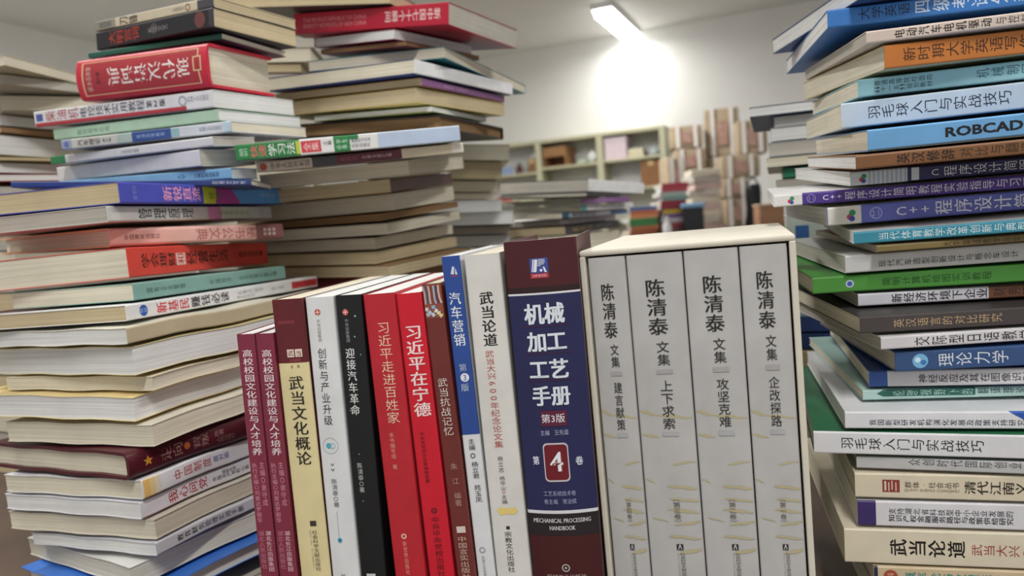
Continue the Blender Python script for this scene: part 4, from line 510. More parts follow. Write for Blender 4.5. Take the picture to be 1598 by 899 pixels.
('book', 'pale book low in the pale pile, hidden by the standing books', 'book', 'books of the pale pile', ((-0.1793, 1.038, -0.09678), 13.98, 0, 0), (0.1895, 0.1502, 0.03238), {'sp': 'FL', 'cov': 'c8c0ac', 'spi': 'c8c0ac', 'pg': 'G', 'simple': True}),
('book', 'pale book low in the pale pile, hidden by the standing books', 'book', 'books of the pale pile', ((-0.1863, 1.045, -0.12936), 6.98, 0, 0), (0.1895, 0.1502, 0.03238), {'sp': 'FL', 'cov': 'a89880', 'spi': 'a89880', 'pg': 'C', 'simple': True}),
('book', 'pale book low in the pale pile, hidden by the standing books', 'book', 'books of the pale pile', ((-0.1773, 1.044, -0.16195), 14.98, 0, 0), (0.1895, 0.1502, 0.03238), {'sp': 'FL', 'cov': 'd0ccc4', 'spi': 'd0ccc4', 'pg': 'W', 'simple': True}),
('book', 'pale book low in the pale pile, hidden by the standing books', 'book', 'books of the pale pile', ((-0.1833, 1.042, -0.19453), 7.98, 0, 0), (0.1895, 0.1502, 0.03238), {'sp': 'FL', 'cov': '8a8478', 'spi': '8a8478', 'pg': 'G', 'simple': True}),
('book', 'pale book low in the pale pile, hidden by the standing books', 'book', 'books of the pale pile', ((-0.1793, 1.038, -0.22712), 12.98, 0, 0), (0.1895, 0.1502, 0.03238), {'sp': 'FL', 'cov': 'b4a488', 'spi': 'b4a488', 'pg': 'C', 'simple': True}),
('book', 'pale book low in the pale pile, hidden by the standing books', 'book', 'books of the pale pile', ((-0.1863, 1.045, -0.2597), 9.98, 0, 0), (0.1895, 0.1502, 0.03238), {'sp': 'FL', 'cov': 'b8b2a4', 'spi': 'b8b2a4', 'pg': 'W', 'simple': True}),
('book', 'pale book low in the gap between the two tall piles, out of view', 'book', 'books glimpsed between two piles', ((-0.4946, 1.164, 0.1862), 4.87, 0, 0), (0.1805, 0.15, 0.04439), {'sp': 'FL', 'cov': 'b8b2a4', 'spi': 'b8b2a4', 'pg': 'C', 'simple': True}),
('book', 'pale book low in the gap between the two tall piles, out of view', 'book', 'books glimpsed between two piles', ((-0.4906, 1.16, 0.14161), 8.87, 0, 0), (0.1805, 0.15, 0.04439), {'sp': 'FL', 'cov': 'c8c0ac', 'spi': 'c8c0ac', 'pg': 'G', 'simple': True}),
('book', 'pale book low in the gap between the two tall piles, out of view', 'book', 'books glimpsed between two piles', ((-0.4976, 1.167, 0.09702), 1.87, 0, 0), (0.1805, 0.15, 0.04439), {'sp': 'FL', 'cov': 'a89880', 'spi': 'a89880', 'pg': 'C', 'simple': True}),
('book', 'pale book low in the gap between the two tall piles, out of view', 'book', 'books glimpsed between two piles', ((-0.4886, 1.166, 0.05243), 9.87, 0, 0), (0.1805, 0.15, 0.04439), {'sp': 'FL', 'cov': 'd0ccc4', 'spi': 'd0ccc4', 'pg': 'G', 'simple': True}),
('book', 'pale book low in the gap between the two tall piles, out of view', 'book', 'books glimpsed between two piles', ((-0.4946, 1.164, 0.00784), 2.87, 0, 0), (0.1805, 0.15, 0.04439), {'sp': 'FL', 'cov': '8a8478', 'spi': '8a8478', 'pg': 'C', 'simple': True}),
('book', 'pale book low in the gap between the two tall piles, out of view', 'book', 'books glimpsed between two piles', ((-0.4906, 1.16, -0.03675), 7.87, 0, 0), (0.1805, 0.15, 0.04439), {'sp': 'FL', 'cov': 'b4a488', 'spi': 'b4a488', 'pg': 'G', 'simple': True}),
('book', 'pale book low in the gap between the two tall piles, out of view', 'book', 'books glimpsed between two piles', ((-0.4976, 1.167, -0.08134), 4.87, 0, 0), (0.1805, 0.15, 0.04439), {'sp': 'FL', 'cov': 'b8b2a4', 'spi': 'b8b2a4', 'pg': 'C', 'simple': True}),
('book', 'pale book low in the gap between the two tall piles, out of view', 'book', 'books glimpsed between two piles', ((-0.4886, 1.166, -0.12593), 8.87, 0, 0), (0.1805, 0.15, 0.04439), {'sp': 'FL', 'cov': 'c8c0ac', 'spi': 'c8c0ac', 'pg': 'G', 'simple': True}),
('book', 'pale book low in the gap between the two tall piles, out of view', 'book', 'books glimpsed between two piles', ((-0.4946, 1.164, -0.17052), 1.87, 0, 0), (0.1805, 0.15, 0.04439), {'sp': 'FL', 'cov': 'a89880', 'spi': 'a89880', 'pg': 'C', 'simple': True}),
('book', 'pale book low in the gap between the two tall piles, out of view', 'book', 'books glimpsed between two piles', ((-0.4906, 1.16, -0.21511), 9.87, 0, 0), (0.1805, 0.15, 0.04439), {'sp': 'FL', 'cov': 'd0ccc4', 'spi': 'd0ccc4', 'pg': 'G', 'simple': True}),
('book', 'pale book low in the gap between the two tall piles, out of view', 'book', 'books glimpsed between two piles', ((-0.4976, 1.167, -0.2597), 2.87, 0, 0), (0.1805, 0.15, 0.04439), {'sp': 'FL', 'cov': '8a8478', 'spi': '8a8478', 'pg': 'C', 'simple': True}),
('book', 'pale book low in the flat pile behind, hidden by the slipcase', 'book', 'books of the flat pile behind', ((0.0941, 1.2059, -0.05334), 60.64, 0, 0), (0.2449, 0.1694, 0.03419), {'sp': 'FL', 'cov': 'b8b2a4', 'spi': 'b8b2a4', 'pg': 'C', 'simple': True}),
('book', 'pale book low in the flat pile behind, hidden by the slipcase', 'book', 'books of the flat pile behind', ((0.0981, 1.2019, -0.08774), 64.64, 0, 0), (0.2449, 0.1694, 0.03419), {'sp': 'FL', 'cov': 'c8c0ac', 'spi': 'c8c0ac', 'pg': 'G', 'simple': True}),
('book', 'pale book low in the flat pile behind, hidden by the slipcase', 'book', 'books of the flat pile behind', ((0.0911, 1.2089, -0.12213), 57.64, 0, 0), (0.2449, 0.1694, 0.03419), {'sp': 'FL', 'cov': 'a89880', 'spi': 'a89880', 'pg': 'T', 'simple': True}),
('book', 'pale book low in the flat pile behind, hidden by the slipcase', 'book', 'books of the flat pile behind', ((0.1001, 1.2079, -0.15652), 65.64, 0, 0), (0.2449, 0.1694, 0.03419), {'sp': 'FL', 'cov': 'd0ccc4', 'spi': 'd0ccc4', 'pg': 'C', 'simple': True}),
('book', 'pale book low in the flat pile behind, hidden by the slipcase', 'book', 'books of the flat pile behind', ((0.0941, 1.2059, -0.19091), 58.64, 0, 0), (0.2449, 0.1694, 0.03419), {'sp': 'FL', 'cov': '8a8478', 'spi': '8a8478', 'pg': 'G', 'simple': True}),
('book', 'pale book low in the flat pile behind, hidden by the slipcase', 'book', 'books of the flat pile behind', ((0.0981, 1.2019, -0.22531), 63.64, 0, 0), (0.2449, 0.1694, 0.03419), {'sp': 'FL', 'cov': 'b4a488', 'spi': 'b4a488', 'pg': 'T', 'simple': True}),
('book', 'pale book low in the flat pile behind, hidden by the slipcase', 'book', 'books of the flat pile behind', ((0.0911, 1.2089, -0.2597), 60.64, 0, 0), (0.2449, 0.1694, 0.03419), {'sp': 'FL', 'cov': 'b8b2a4', 'spi': 'b8b2a4', 'pg': 'C', 'simple': True}),
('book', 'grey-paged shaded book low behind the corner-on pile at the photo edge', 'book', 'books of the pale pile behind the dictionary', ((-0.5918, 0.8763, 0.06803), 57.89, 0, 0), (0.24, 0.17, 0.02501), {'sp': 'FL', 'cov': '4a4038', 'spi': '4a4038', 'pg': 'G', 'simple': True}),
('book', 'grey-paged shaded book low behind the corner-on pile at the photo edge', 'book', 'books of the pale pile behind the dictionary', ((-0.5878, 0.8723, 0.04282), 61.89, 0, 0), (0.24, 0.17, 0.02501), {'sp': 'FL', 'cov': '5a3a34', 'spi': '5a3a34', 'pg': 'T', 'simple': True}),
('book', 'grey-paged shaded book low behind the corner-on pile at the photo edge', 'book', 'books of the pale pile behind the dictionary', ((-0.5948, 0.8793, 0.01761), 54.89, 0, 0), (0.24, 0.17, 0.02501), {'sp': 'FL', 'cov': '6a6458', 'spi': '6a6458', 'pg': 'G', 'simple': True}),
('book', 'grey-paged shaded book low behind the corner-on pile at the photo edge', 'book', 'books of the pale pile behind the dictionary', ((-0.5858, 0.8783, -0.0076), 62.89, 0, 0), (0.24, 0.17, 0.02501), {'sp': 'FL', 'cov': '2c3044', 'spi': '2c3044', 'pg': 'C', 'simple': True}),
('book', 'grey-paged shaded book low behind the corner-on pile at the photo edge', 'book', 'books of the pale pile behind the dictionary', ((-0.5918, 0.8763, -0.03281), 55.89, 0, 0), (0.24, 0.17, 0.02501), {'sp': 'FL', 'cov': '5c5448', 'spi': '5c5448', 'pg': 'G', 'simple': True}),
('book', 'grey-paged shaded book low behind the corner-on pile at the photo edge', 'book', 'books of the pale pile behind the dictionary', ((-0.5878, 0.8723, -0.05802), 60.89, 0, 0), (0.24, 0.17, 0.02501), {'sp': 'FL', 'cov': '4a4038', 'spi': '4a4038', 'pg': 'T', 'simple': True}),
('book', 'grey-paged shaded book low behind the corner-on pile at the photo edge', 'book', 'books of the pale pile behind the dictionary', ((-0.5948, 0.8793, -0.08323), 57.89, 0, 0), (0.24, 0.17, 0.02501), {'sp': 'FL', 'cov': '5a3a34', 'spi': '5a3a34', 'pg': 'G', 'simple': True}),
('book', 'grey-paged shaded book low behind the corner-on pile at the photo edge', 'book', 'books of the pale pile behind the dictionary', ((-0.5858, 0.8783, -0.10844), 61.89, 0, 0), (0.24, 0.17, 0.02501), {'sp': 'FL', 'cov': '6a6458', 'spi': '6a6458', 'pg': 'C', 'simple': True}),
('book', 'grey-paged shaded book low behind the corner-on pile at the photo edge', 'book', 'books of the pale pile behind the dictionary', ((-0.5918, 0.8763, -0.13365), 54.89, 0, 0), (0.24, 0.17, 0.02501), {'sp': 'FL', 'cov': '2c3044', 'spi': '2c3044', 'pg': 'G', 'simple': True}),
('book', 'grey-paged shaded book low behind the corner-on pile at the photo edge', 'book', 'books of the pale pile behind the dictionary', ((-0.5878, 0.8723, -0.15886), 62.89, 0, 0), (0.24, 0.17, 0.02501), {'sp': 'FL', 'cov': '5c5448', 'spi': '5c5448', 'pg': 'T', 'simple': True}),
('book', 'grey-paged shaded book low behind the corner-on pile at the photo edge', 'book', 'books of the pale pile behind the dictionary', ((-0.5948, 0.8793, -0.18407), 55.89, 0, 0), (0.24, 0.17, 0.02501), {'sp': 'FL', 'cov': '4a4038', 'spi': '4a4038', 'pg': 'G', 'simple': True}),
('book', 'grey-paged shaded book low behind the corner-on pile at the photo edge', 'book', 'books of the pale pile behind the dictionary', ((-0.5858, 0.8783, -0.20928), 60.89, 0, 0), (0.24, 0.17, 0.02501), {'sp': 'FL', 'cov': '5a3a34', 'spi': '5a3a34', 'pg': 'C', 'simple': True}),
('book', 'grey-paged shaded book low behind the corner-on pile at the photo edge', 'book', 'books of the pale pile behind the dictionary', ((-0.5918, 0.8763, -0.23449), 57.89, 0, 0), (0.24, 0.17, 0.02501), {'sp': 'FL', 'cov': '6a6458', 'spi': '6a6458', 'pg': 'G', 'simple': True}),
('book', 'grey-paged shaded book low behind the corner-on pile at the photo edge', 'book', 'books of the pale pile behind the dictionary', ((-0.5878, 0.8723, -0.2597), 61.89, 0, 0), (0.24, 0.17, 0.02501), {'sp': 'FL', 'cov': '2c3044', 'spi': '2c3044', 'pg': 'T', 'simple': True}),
('book', 'plain book under the pile in the gap beside the slipcase', 'book', 'books of the pile behind the coloured spines', ((0.3016, 0.7881, -0.2597), -20.0, 0, 0), (0.24, 0.17, 0.03927), {'sp': 'FL', 'cov': 'b8b2a4', 'spi': 'b8b2a4', 'pg': 'C', 'simple': True}),
('book', 'maroon spined book first at the low end of the standing row', 'book', 'books of the standing row', ((-0.16887, 0.44137, -0.2599), -9.001, 0.396, 0.47), (0.01151, 0.155, 0.20826), {'sp': 'S', 'cov': '7c2a40', 'spi': '7c2a3e', 'pg': 'W', 'items': [('d', 0.54, 0.95605, 0.64109, 0.54, 'e6d6da', '高校校园文化建设与人才培养', 1), ('d', 0.3, 0.62014, 0.43755, 0.28, 'c98c9c', '执行主编○刘爱达罗丽华', 0), ('d', 0.72, 0.62361, 0.48817, 0.28, 'c98c9c', '主编○谢守成', 0), ('d', 0.3, 0.41404, 0.2958, 0.3, 'b8788a', '湖北人民出版社', 0), ('d', 0.7, 0.41401, 0.28805, 0.3, 'd8b0bc', '湖北长江出版集团', 1)]}),
('book', 'maroon spined twin standing second, beside the taller cream-bodied spine', 'book', 'books of the standing row', ((-0.15661, 0.44019, -0.2599), -9.001, 0.402, 0.311), (0.01146, 0.17, 0.20791), {'sp': 'S', 'cov': '7c2a40', 'spi': '7c2a3e', 'pg': 'W', 'items': [('d', 0.56, 0.95417, 0.63942, 0.54, 'e6d6da', '高校校园文化建设与人才培养', 1), ('d', 0.3, 0.61854, 0.43607, 0.28, 'c98c9c', '执行主编○刘爱达罗丽华', 0), ('d', 0.72, 0.62195, 0.4866, 0.28, 'c98c9c', '主编○谢守成', 0), ('d', 0.3, 0.41258, 0.29443, 0.3, 'b8788a', '湖北人民出版社', 0), ('d', 0.7, 0.41249, 0.28662, 0.3, 'd8b0bc', '湖北长江出版集团', 1)]}),
('book', 'cream spined book with dark red top standing in the row', 'book', 'books of the standing row', ((-0.14295, 0.44044, -0.2599), -9.002, 0.435, -0.183), (0.01941, 0.17, 0.22752), {'sp': 'S', 'cov': '5a2426', 'spi': 'd9cc9c', 'pg': 'C', 'items': [('g', 0, 1, 0.8307, 1.0, '5e1c24'), ('g', 0.15, 0.7, 0.93491, 0.9434, '7a3034'), ('g', 0.36, 0.58, 0.84614, 0.86669, 'e0cfc0'), ('g', 0.62, 0.84, 0.84614, 0.86669, 'e0cfc0'), ('d', 0.47, 0.86511, 0.84798, 0.17, '5e1c24', '武', 1), ('d', 0.73, 0.86396, 0.84687, 0.17, '5e1c24', '当', 1), ('h', 0.6, 0.83714, 0.00727, 0.00191, 'b05a50', '文化研究', 0), ('h', 0.47, 0.82052, 0.00153, 0.00191, '4a4038', '首', 0), ('h', 0.68, 0.82137, 0.00153, 0.00191, '4a4038', '编', 0), ('d', 0.55, 0.79784, 0.55246, 0.46, '26231f', '武当文化概论', 1), ('g', 0.52, 0.72, 0.38586, 0.40015, '3a352e'), ('d', 0.64, 0.37498, 0.26003, 0.17, '6a6454', '社会科学文献出版社', 0), ('d', 0.5, 0.37514, 0.2673, 0.07, '8a8470', 'SOCIAL SCIENCES', 0)], 'bulge': 0.0008}),
('book', 'white spined standing book with small red round mark and blue circle icon', 'book', 'books of the standing row', ((-0.12338, 0.43863, -0.2599), -8.999, 0.401, 0.083), (0.01763, 0.17, 0.22741), {'sp': 'S', 'cov': 'dcdee0', 'spi': 'd6d8da', 'pg': 'W', 'items': [('o', 0.42, 0.96081, 0.00191, 0, 'c05048'), ('g', 0.33352, 0.50648, 0.95997, 0.96164, 'e4dedc'), ('g', 0.40919, 0.43081, 0.9541, 0.96751, 'e4dedc'), ('d', 0.42, 0.9422, 0.88277, 0.13, '8a8a8c', '中信出版集团', 0), ('d', 0.43, 0.8674, 0.6574, 0.3, '2c2c30', '创新与产业升级', 0), ('o', 0.42, 0.60342, 0.00495, 0.06, 'a8acb0'), ('o', 0.36, 0.60354, 0.00171, 0, '4aa4b8'), ('o', 0.5, 0.60325, 0.00171, 0.25, '9cc0c8'), ('p', [(0.35514, 0.55425), (0.42, 0.54754), (0.48486, 0.55425), (0.4654, 0.55592), (0.42, 0.55022), (0.3746, 0.55592)], '5a5a5e'), ('p', [(0.35514, 0.5402), (0.42, 0.53349), (0.48486, 0.5402), (0.4654, 0.54187), (0.42, 0.53618), (0.3746, 0.54187)], '5a5a5e'), ('d', 0.43, 0.51396, 0.43445, 0.2, '6a6a6e', '陈清泰○著', 0), ('g', 0.41, 0.425, 0.35075, 0.42374, '8a98a0'), ('o', 0.43, 0.34364, 0.00152, 0, '4aa0c0'), ('o', 0.43, 0.34364, 0.00057, 0, '2a3038'), ('h', 0.43, 0.24488, 0.00305, 0.00229, '5a5a5e', '中信', 0)], 'bulge': 0.0008}),
('book', 'black spined standing book with white title and small red round mark', 'book', 'books of the standing row', ((-0.10557, 0.43715, -0.2599), -9.003, 0.417, 0.205), (0.01624, 0.17, 0.22752), {'sp': 'S', 'cov': '131418', 'spi': '131417', 'pg': 'W', 'items': [('o', 0.36, 0.95561, 0.0019, 0, 'c05048'), ('g', 0.26652, 0.45348, 0.95477, 0.95644, 'e4dedc'), ('g', 0.34832, 0.37168, 0.94893, 0.96228, 'e4dedc'), ('d', 0.38, 0.93868, 0.87607, 0.14, '9a9a9c', '中信出版集团', 0), ('d', 0.4, 0.86243, 0.68083, 0.34, 'd6d6d6', '迎接汽车革命', 1), ('o', 0.72, 0.94417, 0.00053, 0, 'a8c4d4'), ('o', 0.64, 0.89045, 0.00046, 0, '98b4c4'), ('o', 0.8, 0.84247, 0.00038, 0, '88a4b4'), ('o', 0.2, 0.6951, 0.00038, 0, '88a0b0'), ('o', 0.4, 0.57668, 0.00038, 0, '88a0b0'), ('d', 0.38, 0.55401, 0.47155, 0.2, 'b8b8b8', '陈清泰○著', 0), ('o', 0.38, 0.44863, 0.00038, 0, '88a0b0'), ('g', 0.25, 0.6, 0.22762, 0.2474, 'c8c8c8')], 'bulge': 0.0008}),
('book', 'wide red spined standing book with pale peach title', 'book', 'books of the standing row', ((-0.08292, 0.43442, -0.2599), -9.003, 0.423, -1.323), (0.01959, 0.17, 0.22687), {'sp': 'S', 'cov': 'b02430', 'spi': 'b4222e', 'pg': 'W', 'items': [('d', 0.55, 0.9279, 0.65482, 0.38, 'e2bfa8', '习近平走进百姓家', 0), ('d', 0.42, 0.63295, 0.53202, 0.15, 'd49a84', '本书编写组 著', 0), ('o', 0.45, 0.34871, 0.0017, 0.5, 'dfb8a8'), ('d', 0.45, 0.33627, 0.24167, 0.13, 'd49a84', '新世界出版社', 0)], 'bulge': 0.0008}),
('book', 'narrow bright red standing book with bold white title', 'book', 'books of the standing row', ((-0.06119, 0.43219, -0.2599), -9.002, 0.393, -1.829), (0.01545, 0.17, 0.226), {'sp': 'S', 'cov': 'c8142c', 'spi': 'c8162c', 'pg': 'W', 'items': [('d', 0.52, 0.9183, 0.67061, 0.64, 'ecd8d6', '习近平在宁德', 2), ('d', 0.38, 0.63143, 0.49189, 0.17, '5a1018', '中央党校采访实录编辑室著', 0), ('o', 0.5, 0.41582, 0.00188, 0, '6a0f1a'), ('o', 0.5, 0.41582, 0.00094, 0.4, 'c01828'), ('d', 0.5, 0.39993, 0.23262, 0.3, '6a0f1a', '中共中央党校出版社', 1)]}),
('book', 'brown spined standing book with a swirled striped picture on top', 'book', 'books of the standing row', ((-0.04391, 0.431, -0.2599), -9.002, 0.382, -2.232), (0.01163, 0.17, 0.23066), {'sp': 'S', 'cov': '6a2c28', 'spi': '6c2c28', 'pg': 'C', 'items': [('g', 0, 1, 0.91249, 0.9981, '8a4a3a'), ('p', [(0.02, 0.99482), (0.07992, 0.9784), (0.08423, 0.96196), (0.08067, 0.94879), (0.16567, 0.94879), (0.16923, 0.96196), (0.16492, 0.9784), (0.105, 0.99482)], 'b8a898'), ('p', [(0.16168, 0.99482), (0.20839, 0.9784), (0.20233, 0.96196), (0.21053, 0.94879), (0.29553, 0.94879), (0.28733, 0.96196), (0.29339, 0.9784), (0.24668, 0.99482)], '3a4a7a'), ('p', [(0.30152, 0.99482), (0.33237, 0.9784), (0.32164, 0.96196), (0.34503, 0.94879), (0.43003, 0.94879), (0.40664, 0.96196), (0.41737, 0.9784), (0.38652, 0.99482)], 'c0b0a0'), ('p', [(0.43796, 0.99482), (0.45282, 0.9784), (0.44385, 0.96196), (0.48348, 0.94879), (0.56848, 0.94879), (0.52885, 0.96196), (0.53782, 0.9784), (0.52296, 0.99482)], '7a3a34'), ('p', [(0.56999, 0.99482), (0.57125, 0.9784), (0.57019, 0.96196), (0.62454, 0.94879), (0.70954, 0.94879), (0.65519, 0.96196), (0.65625, 0.9784), (0.65499, 0.99482)], '9ab0c0'), ('p', [(0.69728, 0.99482), (0.68948, 0.9784), (0.70123, 0.96196), (0.76645, 0.94879), (0.85145, 0.94879), (0.78623, 0.96196), (0.77448, 0.9784), (0.78228, 0.99482)], '4a3a5a'), ('p', [(0.82026, 0.99482), (0.80937, 0.9784), (0.83682, 0.96196), (0.90735, 0.94879), (0.99235, 0.94879), (0.92182, 0.96196), (0.89437, 0.9784), (0.90526, 0.99482)], 'c8b8a0'), ('p', [(0.23394, 0.9356), (0.25388, 0.93999), (0.1646, 0.93977), (0.08225, 0.94152), (0.07114, 0.93705), (0.02256, 0.93327), (0.10798, 0.93194), (0.17342, 0.92886), (0.21424, 0.93288)], 'c8ccd4'), ('p', [(0.34535, 0.93091), (0.2828, 0.93413), (0.23833, 0.93022), (0.16457, 0.92768), (0.2332, 0.92479), (0.27009, 0.92068), (0.33843, 0.92359), (0.42503, 0.92471), (0.38017, 0.9286)], 'a8c0d8'), ('p', [(0.46507, 0.9444), (0.37754, 0.94348), (0.41877, 0.93948), (0.4214, 0.93497), (0.50668, 0.93633), (0.59513, 0.93567), (0.58356, 0.94014), (0.61169, 0.94442), (0.52239, 0.94463)], '8ab0d0'), ('p', [(0.5369, 0.93125), (0.50486, 0.92704), (0.59388, 0.92663), (0.67049, 0.92431), (0.69401, 0.92865), (0.7527, 0.93206), (0.67186, 0.93398), (0.61566, 0.93749), (0.56403, 0.93381)], 'd0d4d8'), ('p', [(0.39514, 0.91754), (0.44805, 0.91391), (0.50301, 0.91747), (0.58317, 0.91946), (0.5233, 0.92281), (0.49827, 0.92714), (0.42248, 0.92475), (0.33362, 0.92426), (0.36713, 0.92008)], 'c8ccd0'), ('p', [(0.77381, 0.91999), (0.86303, 0.92027), (0.8334, 0.92453), (0.84341, 0.92901), (0.7552, 0.92827), (0.66946, 0.92955), (0.66841, 0.92504), (0.62858, 0.92101), (0.71642, 0.92017)], 'd8d0a8'), ('p', [(0.93059, 0.91626), (0.97409, 0.9202), (0.88711, 0.92124), (0.81777, 0.92409), (0.78232, 0.91995), (0.7147, 0.917), (0.78935, 0.91452), (0.83517, 0.91065), (0.89659, 0.91392)], 'd8c890'), ('p', [(0.26328, 0.92518), (0.22106, 0.92915), (0.1567, 0.92602), (0.07176, 0.92462), (0.12166, 0.92088), (0.13433, 0.91642), (0.21605, 0.91824), (0.3054, 0.9181), (0.28392, 0.92247)], 'b0b8c8'), ('d', 0.5, 0.75776, 0.60432, 0.5, 'd9cdc4', '武当抗战记忆', 0), ('d', 0.55, 0.53265, 0.41595, 0.36, 'b08a80', '朱 江 编著', 0), ('g', 0.28, 0.75, 0.34514, 0.36248, 'd0c4bc'), ('d', 0.5, 0.33646, 0.21775, 0.46, 'c8a89c', '中国言实出版社', 0)]}),
('book', 'standing book with blue upper and white lower spine', 'book', 'books of the standing row', ((-0.03184, 0.43151, -0.2599), -9.0, 0.422, -1.879), (0.011, 0.17, 0.24594), {'sp': 'S', 'cov': 'd8d9dc', 'spi': 'd8d9dc', 'pg': 'W', 'items': [('g', 0, 1, 0.56574, 1.0, '2a4a94'), ('g', 0.42, 0.78, 0.95815, 0.97502, '2a4a94'), ('p', [(0.42, 0.95696), (0.55, 0.9748), (0.66, 0.97431), (0.6, 0.95618)], 'd0d6e4'), ('p', [(0.66, 0.95592), (0.7, 0.97107), (0.8, 0.95531)], 'd0d6e4'), ('g', 0.42, 0.8, 0.95124, 0.95354, 'a8384a'), ('d', 0.5, 0.91509, 0.78173, 0.6, 'dfe3ea', '汽车营销', 1), ('d', 0.5, 0.74108, 0.72069, 0.42, 'a8b4d4', '第', 0), ('o', 0.55, 0.70639, 0.00262, 0, 'dfe3ea'), ('h', 0.55, 0.70639, 0.00281, 0.00356, '2a4a94', '3', 1), ('d', 0.5, 0.6924, 0.67192, 0.42, 'c0cae0', '版', 0), ('d', 0.5, 0.55618, 0.52585, 0.34, '2c2c30', '主编', 0), ('o', 0.5, 0.51305, 0.0015, 0.3, '2c2c30'), ('d', 0.55, 0.49851, 0.45515, 0.36, '2c2c30', '杨立君', 0), ('d', 0.55, 0.44066, 0.39545, 0.36, '2c2c30', '苑玉凤', 0), ('o', 0.42, 0.27528, 0.0018, 0.25, '8a8a90'), ('d', 0.42, 0.26053, 0.19971, 0.16, '7a7a80', '机械工业出版社', 0)]}),
('book', 'tall white standing book with black brush title and yellow patch', 'book', 'books of the standing row', ((-0.02071, 0.43011, -0.2599), -8.997, 0.434, -1.365), (0.02126, 0.17, 0.24567), {'sp': 'S', 'cov': 'd2d0cc', 'spi': 'd4d2ce', 'pg': 'C', 'items': [('d', 0.52, 0.91231, 0.77814, 0.37, '201e1c', '武当论道', 2), ('d', 0.45, 0.77081, 0.62681, 0.24, 'b04a42', '武当大兴600年', 0), ('d', 0.45, 0.62681, 0.53022, 0.24, 'b04a42', '纪念论文集', 0), ('d', 0.45, 0.51112, 0.4696, 0.15, '5a5650', '杨立志', 0), ('d', 0.45, 0.46159, 0.42631, 0.15, '5a5650', '杨华山', 0), ('o', 0.45, 0.42148, 0.00097, 0.3, 'b04a42'), ('d', 0.45, 0.41505, 0.3909, 0.15, '5a5650', '主编', 0), ('p', [(0.2, 0.37721), (0.3, 0.38334), (0.5, 0.38025), (0.72, 0.38193), (0.8, 0.37361), (0.7, 0.36427), (0.5, 0.36653), (0.28, 0.364)], 'e0c878'), ('g', 0.42, 0.52, 0.32769, 0.33579, '2c2a28'), ('d', 0.45, 0.32297, 0.21861, 0.2, '3a3632', '宗教文化出版社', 0)], 'bulge': 0.0008}),
